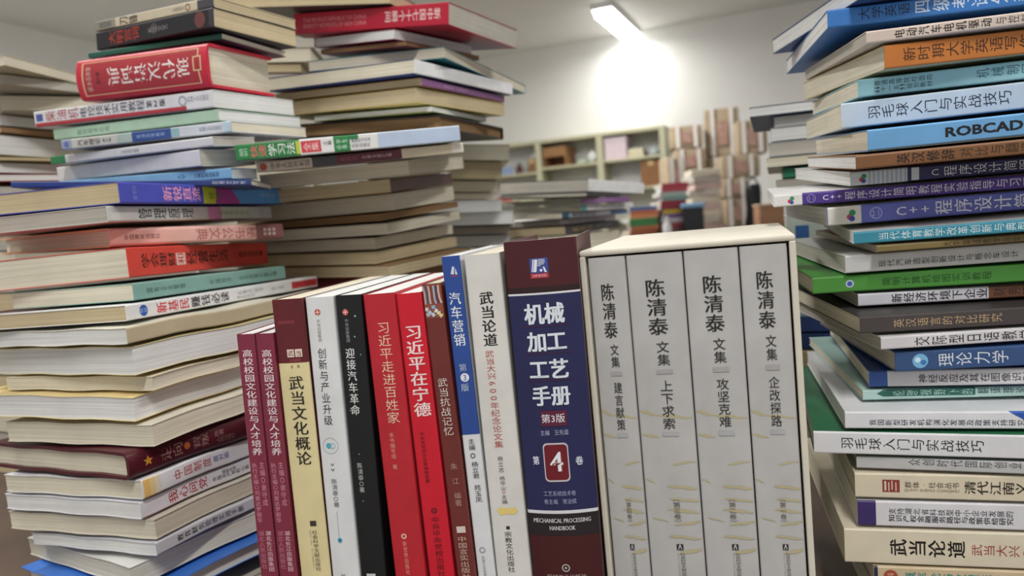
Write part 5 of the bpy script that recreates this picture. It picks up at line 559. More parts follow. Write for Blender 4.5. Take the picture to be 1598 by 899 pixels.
('handbook', 'thick maroon and navy handbook standing against the slipcase', 'book', 'books of the standing row', ((0.00065, 0.42776, -0.2599), -9.002, 0.456, -0.829), (0.04221, 0.17, 0.25166), {'sp': 'S', 'cov': '4a171c', 'spi': '431619', 'pg': 'W', 'items': [('g', 0, 1, 0.89072, 1.0, '48171c'), ('g', 0, 1, 0.87592, 0.89368, '2a1418'), ('g', 0, 1, 0.87518, 0.87962, 'd8d8dc'), ('g', 0, 1, 0.36669, 0.87518, '232550'), ('g', 0, 1, 0.35889, 0.36669, 'd4d4da'), ('g', 0, 1, 0.30566, 0.35889, '241c20'), ('g', 0.35, 0.6, 0.92467, 0.95851, '3a4a94'), ('g', 0.35, 0.6, 0.91288, 0.92394, 'b03040'), ('h', 0.475, 0.91866, 0.00814, 0.00148, 'e4c8cc', 'CMP BOOKS', 0), ('p', [(0.37, 0.92787), (0.395, 0.95627), (0.41, 0.95607), (0.385, 0.92767)], 'dfe2ec'), ('p', [(0.392, 0.92758), (0.418, 0.95596), (0.462, 0.95536), (0.435, 0.92701)], 'dfe2ec'), ('g', 0.47, 0.56, 0.9541, 0.95557, 'dfe2ec'), ('g', 0.47, 0.56, 0.95072, 0.95219, 'dfe2ec'), ('g', 0.465, 0.56, 0.94734, 0.94881, 'dfe2ec'), ('g', 0.46, 0.545, 0.94396, 0.94543, 'dfe2ec'), ('g', 0.455, 0.5, 0.94058, 0.94205, 'dfe2ec'), ('p', [(0.525, 0.93833), (0.548, 0.93802), (0.578, 0.92585), (0.548, 0.92551)], 'dfe2ec'), ('o', 0.5, 0.93057, 0.00081, 0, 'dfe2ec'), ('g', 0.18, 0.82, 0.80158, 0.80456, '3c2048'), ('g', 0.18, 0.82, 0.73869, 0.74169, '3c2048'), ('g', 0.18, 0.82, 0.67539, 0.67842, '3c2048'), ('h', 0.49, 0.8315, 0.02332, 0.01184, 'd8e0e8', '机械', 3), ('h', 0.49, 0.7673, 0.02332, 0.01147, 'd8e0e8', '加工', 3), ('h', 0.49, 0.70267, 0.02332, 0.01147, 'd8e0e8', '工艺', 3), ('h', 0.49, 0.64064, 0.02258, 0.01147, 'd8e0e8', '手册', 3), ('g', 0.32, 0.68, 0.56898, 0.60559, '5a1a38'), ('h', 0.49, 0.58738, 0.01369, 0.00518, 'e4e4e8', '第3版', 0), ('h', 0.49, 0.55376, 0.01665, 0.00315, 'a8aac8', '主编 王先逵', 0), ('p', [(0.66, 0.51886), (0.65533, 0.5228), (0.64202, 0.52614), (0.62211, 0.52837), (0.59863, 0.52916), (0.37137, 0.52916), (0.34789, 0.52837), (0.32798, 0.52614), (0.31467, 0.5228), (0.31, 0.51886), (0.31, 0.44694), (0.31467, 0.443), (0.32798, 0.43966), (0.34789, 0.43743), (0.37137, 0.43664), (0.59863, 0.43664), (0.62211, 0.43743), (0.64202, 0.43966), (0.65533, 0.443), (0.66, 0.44694)], 'c0bcc4'), ('p', [(0.645, 0.5165), (0.641, 0.51987), (0.62959, 0.52274), (0.61253, 0.52465), (0.59239, 0.52532), (0.37761, 0.52532), (0.35747, 0.52465), (0.34041, 0.52274), (0.329, 0.51987), (0.325, 0.5165), (0.325, 0.44934), (0.329, 0.44596), (0.34041, 0.4431), (0.35747, 0.44119), (0.37761, 0.44052), (0.59239, 0.44052), (0.61253, 0.44119), (0.62959, 0.4431), (0.641, 0.44596), (0.645, 0.44934)], '6a1420'), ('h', 0.5, 0.48455, 0.00999, 0.01221, '8a3a3c', '4', 2), ('h', 0.485, 0.48619, 0.00999, 0.01221, 'e0e6ec', '4', 2), ('h', 0.2, 0.48809, 0.00407, 0.00518, 'd8dce8', '第', 2), ('h', 0.8, 0.48409, 0.00444, 0.00518, 'd8dce8', '卷', 2), ('h', 0.49, 0.40878, 0.01924, 0.00315, '9c9ec0', '工艺系统技术卷', 0), ('h', 0.49, 0.38934, 0.01924, 0.00315, '9c9ec0', '卷主编 常治斌', 0), ('h', 0.49, 0.3433, 0.03368, 0.00259, 'c8c4c8', 'MECHANICAL PROCESSING', 1), ('h', 0.49, 0.3253, 0.01517, 0.00259, 'c8c4c8', 'HANDBOOK', 1), ('o', 0.49, 0.22847, 0.00241, 0.28, 'b8acac'), ('o', 0.49, 0.22847, 0.00074, 0, 'b8acac'), ('h', 0.49, 0.2063, 0.02369, 0.00333, 'a89494', '机械工业出版社', 0)], 'bulge': 0.0035, 'inset': 0.005}),
('book', 'grey-white volume first beside the handbook inside the slipcase', 'book', 'volumes in the slipcase', ((0.05028, 0.43105, -0.25619), -17.641, 1.132, -1.021), (0.0217, 0.158, 0.23513), {'sp': 'S', 'cov': 'bbbab9', 'spi': 'b5b4b3', 'pg': 'W', 'items': [('p', [(0.3, 0.60429), (0.384, 0.60478), (0.467, 0.6032), (0.551, 0.60365), (0.635, 0.60351), (0.719, 0.60237), (0.802, 0.59842), (0.886, 0.59711), (0.97, 0.59716), (0.97, 0.59405), (0.886, 0.59204), (0.802, 0.59313), (0.719, 0.59546), (0.635, 0.59641), (0.551, 0.59801), (0.467, 0.59564), (0.384, 0.60027), (0.3, 0.60129)], 'b3a988'), ('p', [(0.02, 0.61546), (0.055, 0.6158), (0.09, 0.61396), (0.125, 0.6147), (0.16, 0.61308), (0.195, 0.61359), (0.23, 0.60925), (0.265, 0.6078), (0.3, 0.60629), (0.3, 0.60373), (0.265, 0.60089), (0.23, 0.60111), (0.195, 0.6028), (0.16, 0.60601), (0.125, 0.60496), (0.09, 0.60855), (0.055, 0.60989), (0.02, 0.61255)], 'b3a988'), ('p', [(0.02, 0.55426), (0.062, 0.55464), (0.105, 0.55455), (0.147, 0.55404), (0.19, 0.55395), (0.232, 0.55092), (0.275, 0.55086), (0.318, 0.54894), (0.36, 0.54603), (0.36, 0.54383), (0.318, 0.54506), (0.275, 0.54476), (0.232, 0.54475), (0.19, 0.54467), (0.147, 0.54794), (0.105, 0.54863), (0.062, 0.55095), (0.02, 0.5515)], 'b3a988'), ('p', [(0.55, 0.47624), (0.603, 0.47776), (0.655, 0.47955), (0.708, 0.48212), (0.76, 0.4833), (0.812, 0.48405), (0.865, 0.48528), (0.917, 0.48282), (0.97, 0.48456), (0.97, 0.48179), (0.917, 0.47952), (0.865, 0.48095), (0.812, 0.47827), (0.76, 0.47677), (0.708, 0.47557), (0.655, 0.47387), (0.603, 0.47338), (0.55, 0.47423)], 'b3a988'), ('p', [(0.03, 0.43616), (0.051, 0.43576), (0.073, 0.43706), (0.094, 0.43589), (0.115, 0.4358), (0.136, 0.43514), (0.158, 0.43147), (0.179, 0.42956), (0.2, 0.42768), (0.2, 0.42516), (0.179, 0.4268), (0.158, 0.4271), (0.136, 0.4288), (0.115, 0.43057), (0.094, 0.43238), (0.073, 0.43379), (0.051, 0.4336), (0.03, 0.43439)], 'b3a988'), ('p', [(0.42, 0.42045), (0.489, 0.42054), (0.557, 0.42154), (0.626, 0.42002), (0.695, 0.4191), (0.764, 0.42063), (0.833, 0.41771), (0.901, 0.4148), (0.97, 0.41537), (0.97, 0.41214), (0.901, 0.40947), (0.833, 0.40884), (0.764, 0.41174), (0.695, 0.4127), (0.626, 0.4131), (0.557, 0.41325), (0.489, 0.4149), (0.42, 0.41763)], 'b3a988'), ('p', [(0.45, 0.38638), (0.516, 0.38757), (0.583, 0.38775), (0.649, 0.38944), (0.715, 0.38501), (0.781, 0.38453), (0.848, 0.38543), (0.914, 0.38181), (0.98, 0.38145), (0.98, 0.37808), (0.914, 0.377), (0.848, 0.37812), (0.781, 0.37945), (0.715, 0.37925), (0.649, 0.38043), (0.583, 0.38296), (0.516, 0.38315), (0.45, 0.38318)], 'b3a988'), ('p', [(0.4, 0.35733), (0.471, 0.35982), (0.542, 0.36162), (0.614, 0.35965), (0.685, 0.35866), (0.756, 0.35766), (0.828, 0.35532), (0.899, 0.35253), (0.97, 0.35104), (0.97, 0.34836), (0.899, 0.34776), (0.828, 0.3502), (0.756, 0.34721), (0.685, 0.35145), (0.614, 0.34969), (0.542, 0.35254), (0.471, 0.35616), (0.4, 0.3544)], 'b3a988'), ('p', [(0.5, 0.31807), (0.56, 0.31963), (0.62, 0.32114), (0.68, 0.32485), (0.74, 0.32371), (0.8, 0.32641), (0.86, 0.32587), (0.92, 0.32881), (0.98, 0.32794), (0.98, 0.32391), (0.92, 0.32476), (0.86, 0.32005), (0.8, 0.31764), (0.74, 0.31787), (0.68, 0.31805), (0.62, 0.31647), (0.56, 0.31547), (0.5, 0.31475)], 'b3a988'), ('p', [(0.1, 0.33452), (0.138, 0.3357), (0.175, 0.33248), (0.213, 0.33484), (0.25, 0.33121), (0.288, 0.33228), (0.325, 0.32986), (0.363, 0.328), (0.4, 0.32663), (0.4, 0.32536), (0.363, 0.32547), (0.325, 0.32751), (0.288, 0.32876), (0.25, 0.32786), (0.213, 0.33043), (0.175, 0.33023), (0.138, 0.33289), (0.1, 0.33318)], 'b3a988'), ('p', [(0.38, 0.28777), (0.454, 0.29051), (0.527, 0.28929), (0.601, 0.28948), (0.675, 0.28711), (0.749, 0.2866), (0.823, 0.28464), (0.896, 0.28291), (0.97, 0.28265), (0.97, 0.28047), (0.896, 0.27939), (0.823, 0.27822), (0.749, 0.28094), (0.675, 0.28047), (0.601, 0.2844), (0.527, 0.28171), (0.454, 0.28452), (0.38, 0.2846)], 'b3a988'), ('p', [(0.55, 0.24286), (0.603, 0.2474), (0.655, 0.24783), (0.708, 0.252), (0.76, 0.25297), (0.812, 0.25295), (0.865, 0.25306), (0.917, 0.25615), (0.97, 0.25558), (0.97, 0.25222), (0.917, 0.24825), (0.865, 0.24645), (0.812, 0.24397), (0.76, 0.24221), (0.708, 0.24275), (0.655, 0.24191), (0.603, 0.24298), (0.55, 0.23936)], 'b3a988'), ('d', 0.48, 0.93698, 0.79597, 0.34, '26241f', '陈清泰', 1), ('d', 0.53, 0.78447, 0.72291, 0.22, '26241f', '文集', 0), ('g', 0.38, 0.68, 0.70346, 0.71324, 'a4a3a3'), ('d', 0.54, 0.68869, 0.5623, 0.22, '26241f', '建言献策', 0), ('g', 0.4, 0.7, 0.54577, 0.5557, 'a9a9ab'), ('d', 0.56, 0.39402, 0.31642, 0.13, '5c584c', '︹第四卷︺', 0), ('g', 0.5, 0.62, 0.25159, 0.26694, '2c2a28'), ('p', [(0.525, 0.2534), (0.55, 0.26543), (0.57, 0.26551), (0.595, 0.25369), (0.58, 0.25363), (0.56, 0.26207), (0.54, 0.25346)], 'c8c8c8'), ('d', 0.6, 0.24349, 0.16989, 0.09, '5a5850', '社会科学文献出版社', 0), ('d', 0.52, 0.24314, 0.17461, 0.04, '8a8880', 'SOCIAL SCIENCES ACADEMIC', 0)], 'bulge': 0.0005}),
('book', 'grey-white volume second from the handbook inside the slipcase', 'book', 'volumes in the slipcase', ((0.07152, 0.42429, -0.25579), -17.641, 1.132, -1.021), (0.03148, 0.158, 0.23503), {'sp': 'S', 'cov': 'bbbab9', 'spi': 'b5b4b3', 'pg': 'W', 'items': [('p', [(0.3, 0.60325), (0.384, 0.60368), (0.467, 0.6021), (0.551, 0.60249), (0.635, 0.60231), (0.719, 0.60115), (0.802, 0.59723), (0.886, 0.59591), (0.97, 0.59592), (0.97, 0.59288), (0.886, 0.59095), (0.802, 0.59205), (0.719, 0.59437), (0.635, 0.59534), (0.551, 0.59696), (0.467, 0.59467), (0.384, 0.59926), (0.3, 0.6003)], 'b3a988'), ('p', [(0.02, 0.6144), (0.055, 0.61471), (0.09, 0.61287), (0.125, 0.61359), (0.16, 0.61197), (0.195, 0.61245), (0.23, 0.60816), (0.265, 0.60672), (0.3, 0.60522), (0.3, 0.6027), (0.265, 0.59993), (0.23, 0.60016), (0.195, 0.60184), (0.16, 0.60501), (0.125, 0.604), (0.09, 0.60755), (0.055, 0.6089), (0.02, 0.61153)], 'b3a988'), ('p', [(0.02, 0.55412), (0.062, 0.55449), (0.105, 0.5544), (0.147, 0.55389), (0.19, 0.55379), (0.232, 0.5508), (0.275, 0.55074), (0.318, 0.54884), (0.36, 0.54598), (0.36, 0.54382), (0.318, 0.54504), (0.275, 0.54474), (0.232, 0.54474), (0.19, 0.54466), (0.147, 0.54789), (0.105, 0.54857), (0.062, 0.55086), (0.02, 0.5514)], 'b3a988'), ('p', [(0.55, 0.47749), (0.603, 0.479), (0.655, 0.48077), (0.708, 0.48331), (0.76, 0.48448), (0.812, 0.48523), (0.865, 0.48646), (0.917, 0.48407), (0.97, 0.48579), (0.97, 0.48307), (0.917, 0.48084), (0.865, 0.48222), (0.812, 0.47958), (0.76, 0.47809), (0.708, 0.47689), (0.655, 0.47521), (0.603, 0.4747), (0.55, 0.47551)], 'b3a988'), ('p', [(0.03, 0.43782), (0.051, 0.43744), (0.073, 0.43873), (0.094, 0.43759), (0.115, 0.43752), (0.136, 0.43688), (0.158, 0.43329), (0.179, 0.43142), (0.2, 0.42959), (0.2, 0.42711), (0.179, 0.42871), (0.158, 0.42899), (0.136, 0.43065), (0.115, 0.43237), (0.094, 0.43414), (0.073, 0.43552), (0.051, 0.43531), (0.03, 0.43608)], 'b3a988'), ('p', [(0.42, 0.42265), (0.489, 0.42279), (0.557, 0.42383), (0.626, 0.42239), (0.695, 0.42154), (0.764, 0.42309), (0.833, 0.42029), (0.901, 0.4175), (0.97, 0.41811), (0.97, 0.41496), (0.901, 0.41228), (0.833, 0.41161), (0.764, 0.41438), (0.695, 0.41527), (0.626, 0.4156), (0.557, 0.41569), (0.489, 0.41725), (0.42, 0.41988)], 'b3a988'), ('p', [(0.45, 0.38922), (0.516, 0.39046), (0.583, 0.3907), (0.649, 0.39243), (0.715, 0.38815), (0.781, 0.38775), (0.848, 0.38871), (0.914, 0.38522), (0.98, 0.38494), (0.98, 0.38165), (0.914, 0.38052), (0.848, 0.38154), (0.781, 0.38277), (0.715, 0.38251), (0.649, 0.38359), (0.583, 0.386), (0.516, 0.38612), (0.45, 0.38608)], 'b3a988'), ('p', [(0.4, 0.36064), (0.471, 0.36317), (0.542, 0.36502), (0.614, 0.36317), (0.685, 0.36229), (0.756, 0.3614), (0.828, 0.3592), (0.899, 0.35656), (0.97, 0.35519), (0.97, 0.35257), (0.899, 0.35189), (0.828, 0.35419), (0.756, 0.35116), (0.685, 0.35522), (0.614, 0.35341), (0.542, 0.35611), (0.471, 0.35958), (0.4, 0.35776)], 'b3a988'), ('p', [(0.5, 0.32223), (0.56, 0.32385), (0.62, 0.32542), (0.68, 0.32915), (0.74, 0.32812), (0.8, 0.33085), (0.86, 0.33041), (0.92, 0.33338), (0.98, 0.33261), (0.98, 0.32867), (0.92, 0.32941), (0.86, 0.32472), (0.8, 0.32226), (0.74, 0.3224), (0.68, 0.32248), (0.62, 0.32084), (0.56, 0.31977), (0.5, 0.31897)], 'b3a988'), ('p', [(0.1, 0.33782), (0.138, 0.33904), (0.175, 0.33591), (0.213, 0.33829), (0.25, 0.33477), (0.288, 0.33587), (0.325, 0.33355), (0.363, 0.33178), (0.4, 0.33049), (0.4, 0.32924), (0.363, 0.32929), (0.325, 0.33125), (0.288, 0.33242), (0.25, 0.33148), (0.213, 0.33395), (0.175, 0.3337), (0.138, 0.33627), (0.1, 0.3365)], 'b3a988'), ('p', [(0.38, 0.29229), (0.454, 0.2951), (0.527, 0.29403), (0.601, 0.29434), (0.675, 0.29214), (0.749, 0.29178), (0.823, 0.28998), (0.896, 0.28843), (0.97, 0.2883), (0.97, 0.28616), (0.896, 0.28497), (0.823, 0.2837), (0.749, 0.28623), (0.675, 0.28564), (0.601, 0.28936), (0.527, 0.28659), (0.454, 0.28922), (0.38, 0.28917)], 'b3a988'), ('p', [(0.55, 0.24851), (0.603, 0.25307), (0.655, 0.2536), (0.708, 0.25779), (0.76, 0.25885), (0.812, 0.25894), (0.865, 0.25914), (0.917, 0.26227), (0.97, 0.26182), (0.97, 0.25853), (0.917, 0.25454), (0.865, 0.25268), (0.812, 0.25014), (0.76, 0.24831), (0.708, 0.24873), (0.655, 0.2478), (0.603, 0.24874), (0.55, 0.24508)], 'b3a988'), ('d', 0.49, 0.94056, 0.79917, 0.34, '26241f', '陈清泰', 1), ('d', 0.54, 0.7878, 0.72426, 0.22, '26241f', '文集', 0), ('g', 0.39, 0.69, 0.70528, 0.71486, 'a4a3a3'), ('d', 0.55, 0.6907, 0.56516, 0.22, '26241f', '上下求索', 0), ('g', 0.41, 0.71, 0.54896, 0.55871, 'a9a9ab'), ('d', 0.57, 0.39686, 0.32074, 0.13, '5c584c', '︹第三卷︺', 0), ('g', 0.51, 0.63, 0.25698, 0.27204, '2c2a28'), ('p', [(0.535, 0.25887), (0.56, 0.27072), (0.58, 0.27083), (0.605, 0.25929), (0.59, 0.2592), (0.57, 0.26744), (0.55, 0.25896)], 'c8c8c8'), ('d', 0.61, 0.2493, 0.17713, 0.09, '5a5850', '社会科学文献出版社', 0), ('d', 0.53, 0.24879, 0.18155, 0.04, '8a8880', 'SOCIAL SCIENCES ACADEMIC', 0)], 'bulge': 0.0005}),
('book', 'grey-white volume third from the handbook inside the slipcase', 'book', 'volumes in the slipcase', ((0.10209, 0.41457, -0.25522), -17.641, 1.132, -1.021), (0.02928, 0.158, 0.23508), {'sp': 'S', 'cov': 'bbbab9', 'spi': 'b5b4b3', 'pg': 'W', 'items': [('p', [(0.3, 0.60149), (0.384, 0.60192), (0.467, 0.60038), (0.551, 0.60076), (0.635, 0.60059), (0.719, 0.59947), (0.802, 0.59564), (0.886, 0.59436), (0.97, 0.59437), (0.97, 0.5914), (0.886, 0.58951), (0.802, 0.59058), (0.719, 0.59284), (0.635, 0.59379), (0.551, 0.59536), (0.467, 0.59311), (0.384, 0.5976), (0.3, 0.59861)], 'b3a988'), ('p', [(0.02, 0.61236), (0.055, 0.61267), (0.09, 0.61088), (0.125, 0.61158), (0.16, 0.61), (0.195, 0.61048), (0.23, 0.60629), (0.265, 0.60488), (0.3, 0.60342), (0.3, 0.60095), (0.265, 0.59824), (0.23, 0.59847), (0.195, 0.6001), (0.16, 0.6032), (0.125, 0.60221), (0.09, 0.60568), (0.055, 0.60699), (0.02, 0.60957)], 'b3a988'), ('p', [(0.02, 0.55346), (0.062, 0.55382), (0.105, 0.55373), (0.147, 0.55323), (0.19, 0.55314), (0.232, 0.55022), (0.275, 0.55016), (0.318, 0.54831), (0.36, 0.54551), (0.36, 0.5434), (0.318, 0.54458), (0.275, 0.5443), (0.232, 0.54429), (0.19, 0.54422), (0.147, 0.54737), (0.105, 0.54803), (0.062, 0.55027), (0.02, 0.5508)], 'b3a988'), ('p', [(0.55, 0.47854), (0.603, 0.48001), (0.655, 0.48174), (0.708, 0.48423), (0.76, 0.48537), (0.812, 0.4861), (0.865, 0.48729), (0.917, 0.48495), (0.97, 0.48663), (0.97, 0.48398), (0.917, 0.4818), (0.865, 0.48315), (0.812, 0.48057), (0.76, 0.47912), (0.708, 0.47795), (0.655, 0.4763), (0.603, 0.47581), (0.55, 0.47661)], 'b3a988'), ('p', [(0.03, 0.4398), (0.051, 0.43943), (0.073, 0.44069), (0.094, 0.43957), (0.115, 0.4395), (0.136, 0.43887), (0.158, 0.43536), (0.179, 0.43353), (0.2, 0.43174), (0.2, 0.42932), (0.179, 0.43088), (0.158, 0.43116), (0.136, 0.43278), (0.115, 0.43447), (0.094, 0.4362), (0.073, 0.43755), (0.051, 0.43735), (0.03, 0.4381)], 'b3a988'), ('p', [(0.42, 0.42493), (0.489, 0.42506), (0.557, 0.42607), (0.626, 0.42465), (0.695, 0.42382), (0.764, 0.42532), (0.833, 0.42258), (0.901, 0.41984), (0.97, 0.42043), (0.97, 0.41734), (0.901, 0.41473), (0.833, 0.41409), (0.764, 0.41681), (0.695, 0.41768), (0.626, 0.41801), (0.557, 0.41811), (0.489, 0.41965), (0.42, 0.42223)], 'b3a988'), ('p', [(0.45, 0.39224), (0.516, 0.39345), (0.583, 0.39367), (0.649, 0.39535), (0.715, 0.39116), (0.781, 0.39076), (0.848, 0.39168), (0.914, 0.38826), (0.98, 0.38798), (0.98, 0.38476), (0.914, 0.38366), (0.848, 0.38468), (0.781, 0.38588), (0.715, 0.38564), (0.649, 0.38671), (0.583, 0.38908), (0.516, 0.3892), (0.45, 0.38917)], 'b3a988'), ('p', [(0.4, 0.36431), (0.471, 0.36677), (0.542, 0.36857), (0.614, 0.36675), (0.685, 0.36588), (0.756, 0.36499), (0.828, 0.36282), (0.899, 0.36023), (0.97, 0.35888), (0.97, 0.35631), (0.899, 0.35566), (0.828, 0.35792), (0.756, 0.35498), (0.685, 0.35896), (0.614, 0.3572), (0.542, 0.35986), (0.471, 0.36326), (0.4, 0.3615)], 'b3a988'), ('p', [(0.5, 0.32673), (0.56, 0.32831), (0.62, 0.32983), (0.68, 0.33346), (0.74, 0.33244), (0.8, 0.3351), (0.86, 0.33466), (0.92, 0.33755), (0.98, 0.33678), (0.98, 0.33293), (0.92, 0.33366), (0.86, 0.32909), (0.8, 0.3267), (0.74, 0.32685), (0.68, 0.32694), (0.62, 0.32535), (0.56, 0.32432), (0.5, 0.32355)], 'b3a988'), ('p', [(0.1, 0.34206), (0.138, 0.34324), (0.175, 0.34018), (0.213, 0.3425), (0.25, 0.33905), (0.288, 0.34012), (0.325, 0.33784), (0.363, 0.3361), (0.4, 0.33483), (0.4, 0.33361), (0.363, 0.33367), (0.325, 0.33559), (0.288, 0.33675), (0.25, 0.33583), (0.213, 0.33826), (0.175, 0.33802), (0.138, 0.34053), (0.1, 0.34077)], 'b3a988'), ('p', [(0.38, 0.29749), (0.454, 0.30022), (0.527, 0.29916), (0.601, 0.29944), (0.675, 0.29727), (0.749, 0.2969), (0.823, 0.29512), (0.896, 0.29358), (0.97, 0.29344), (0.97, 0.29135), (0.896, 0.2902), (0.823, 0.28897), (0.749, 0.29147), (0.675, 0.29091), (0.601, 0.29457), (0.527, 0.29189), (0.454, 0.29447), (0.38, 0.29444)], 'b3a988'), ('p', [(0.55, 0.25464), (0.603, 0.25909), (0.655, 0.25959), (0.708, 0.26367), (0.76, 0.26469), (0.812, 0.26476), (0.865, 0.26495), (0.917, 0.26799), (0.97, 0.26754), (0.97, 0.26432), (0.917, 0.26043), (0.865, 0.25862), (0.812, 0.25615), (0.76, 0.25438), (0.708, 0.25481), (0.655, 0.25392), (0.603, 0.25485), (0.55, 0.25128)], 'b3a988'), ('d', 0.5, 0.94037, 0.80074, 0.34, '26241f', '陈清泰', 1), ('d', 0.55, 0.78964, 0.72603, 0.22, '26241f', '文集', 0), ('g', 0.4, 0.7, 0.70595, 0.71688, 'a4a3a3'), ('d', 0.56, 0.69168, 0.56901, 0.22, '26241f', '攻坚克难', 0), ('g', 0.42, 0.72, 0.55001, 0.56113, 'a9a9ab'), ('d', 0.58, 0.39973, 0.32531, 0.13, '5c584c', '︹第二卷︺', 0), ('g', 0.52, 0.64, 0.26294, 0.27766, '2c2a28'), ('p', [(0.545, 0.26483), (0.57, 0.27641), (0.59, 0.27652), (0.615, 0.26523), (0.6, 0.26514), (0.58, 0.2732), (0.56, 0.26491)], 'c8c8c8'), ('d', 0.62, 0.25545, 0.18489, 0.09, '5a5850', '社会科学文献出版社', 0), ('d', 0.54, 0.25498, 0.18925, 0.04, '8a8880', 'SOCIAL SCIENCES ACADEMIC', 0)], 'bulge': 0.0005}),
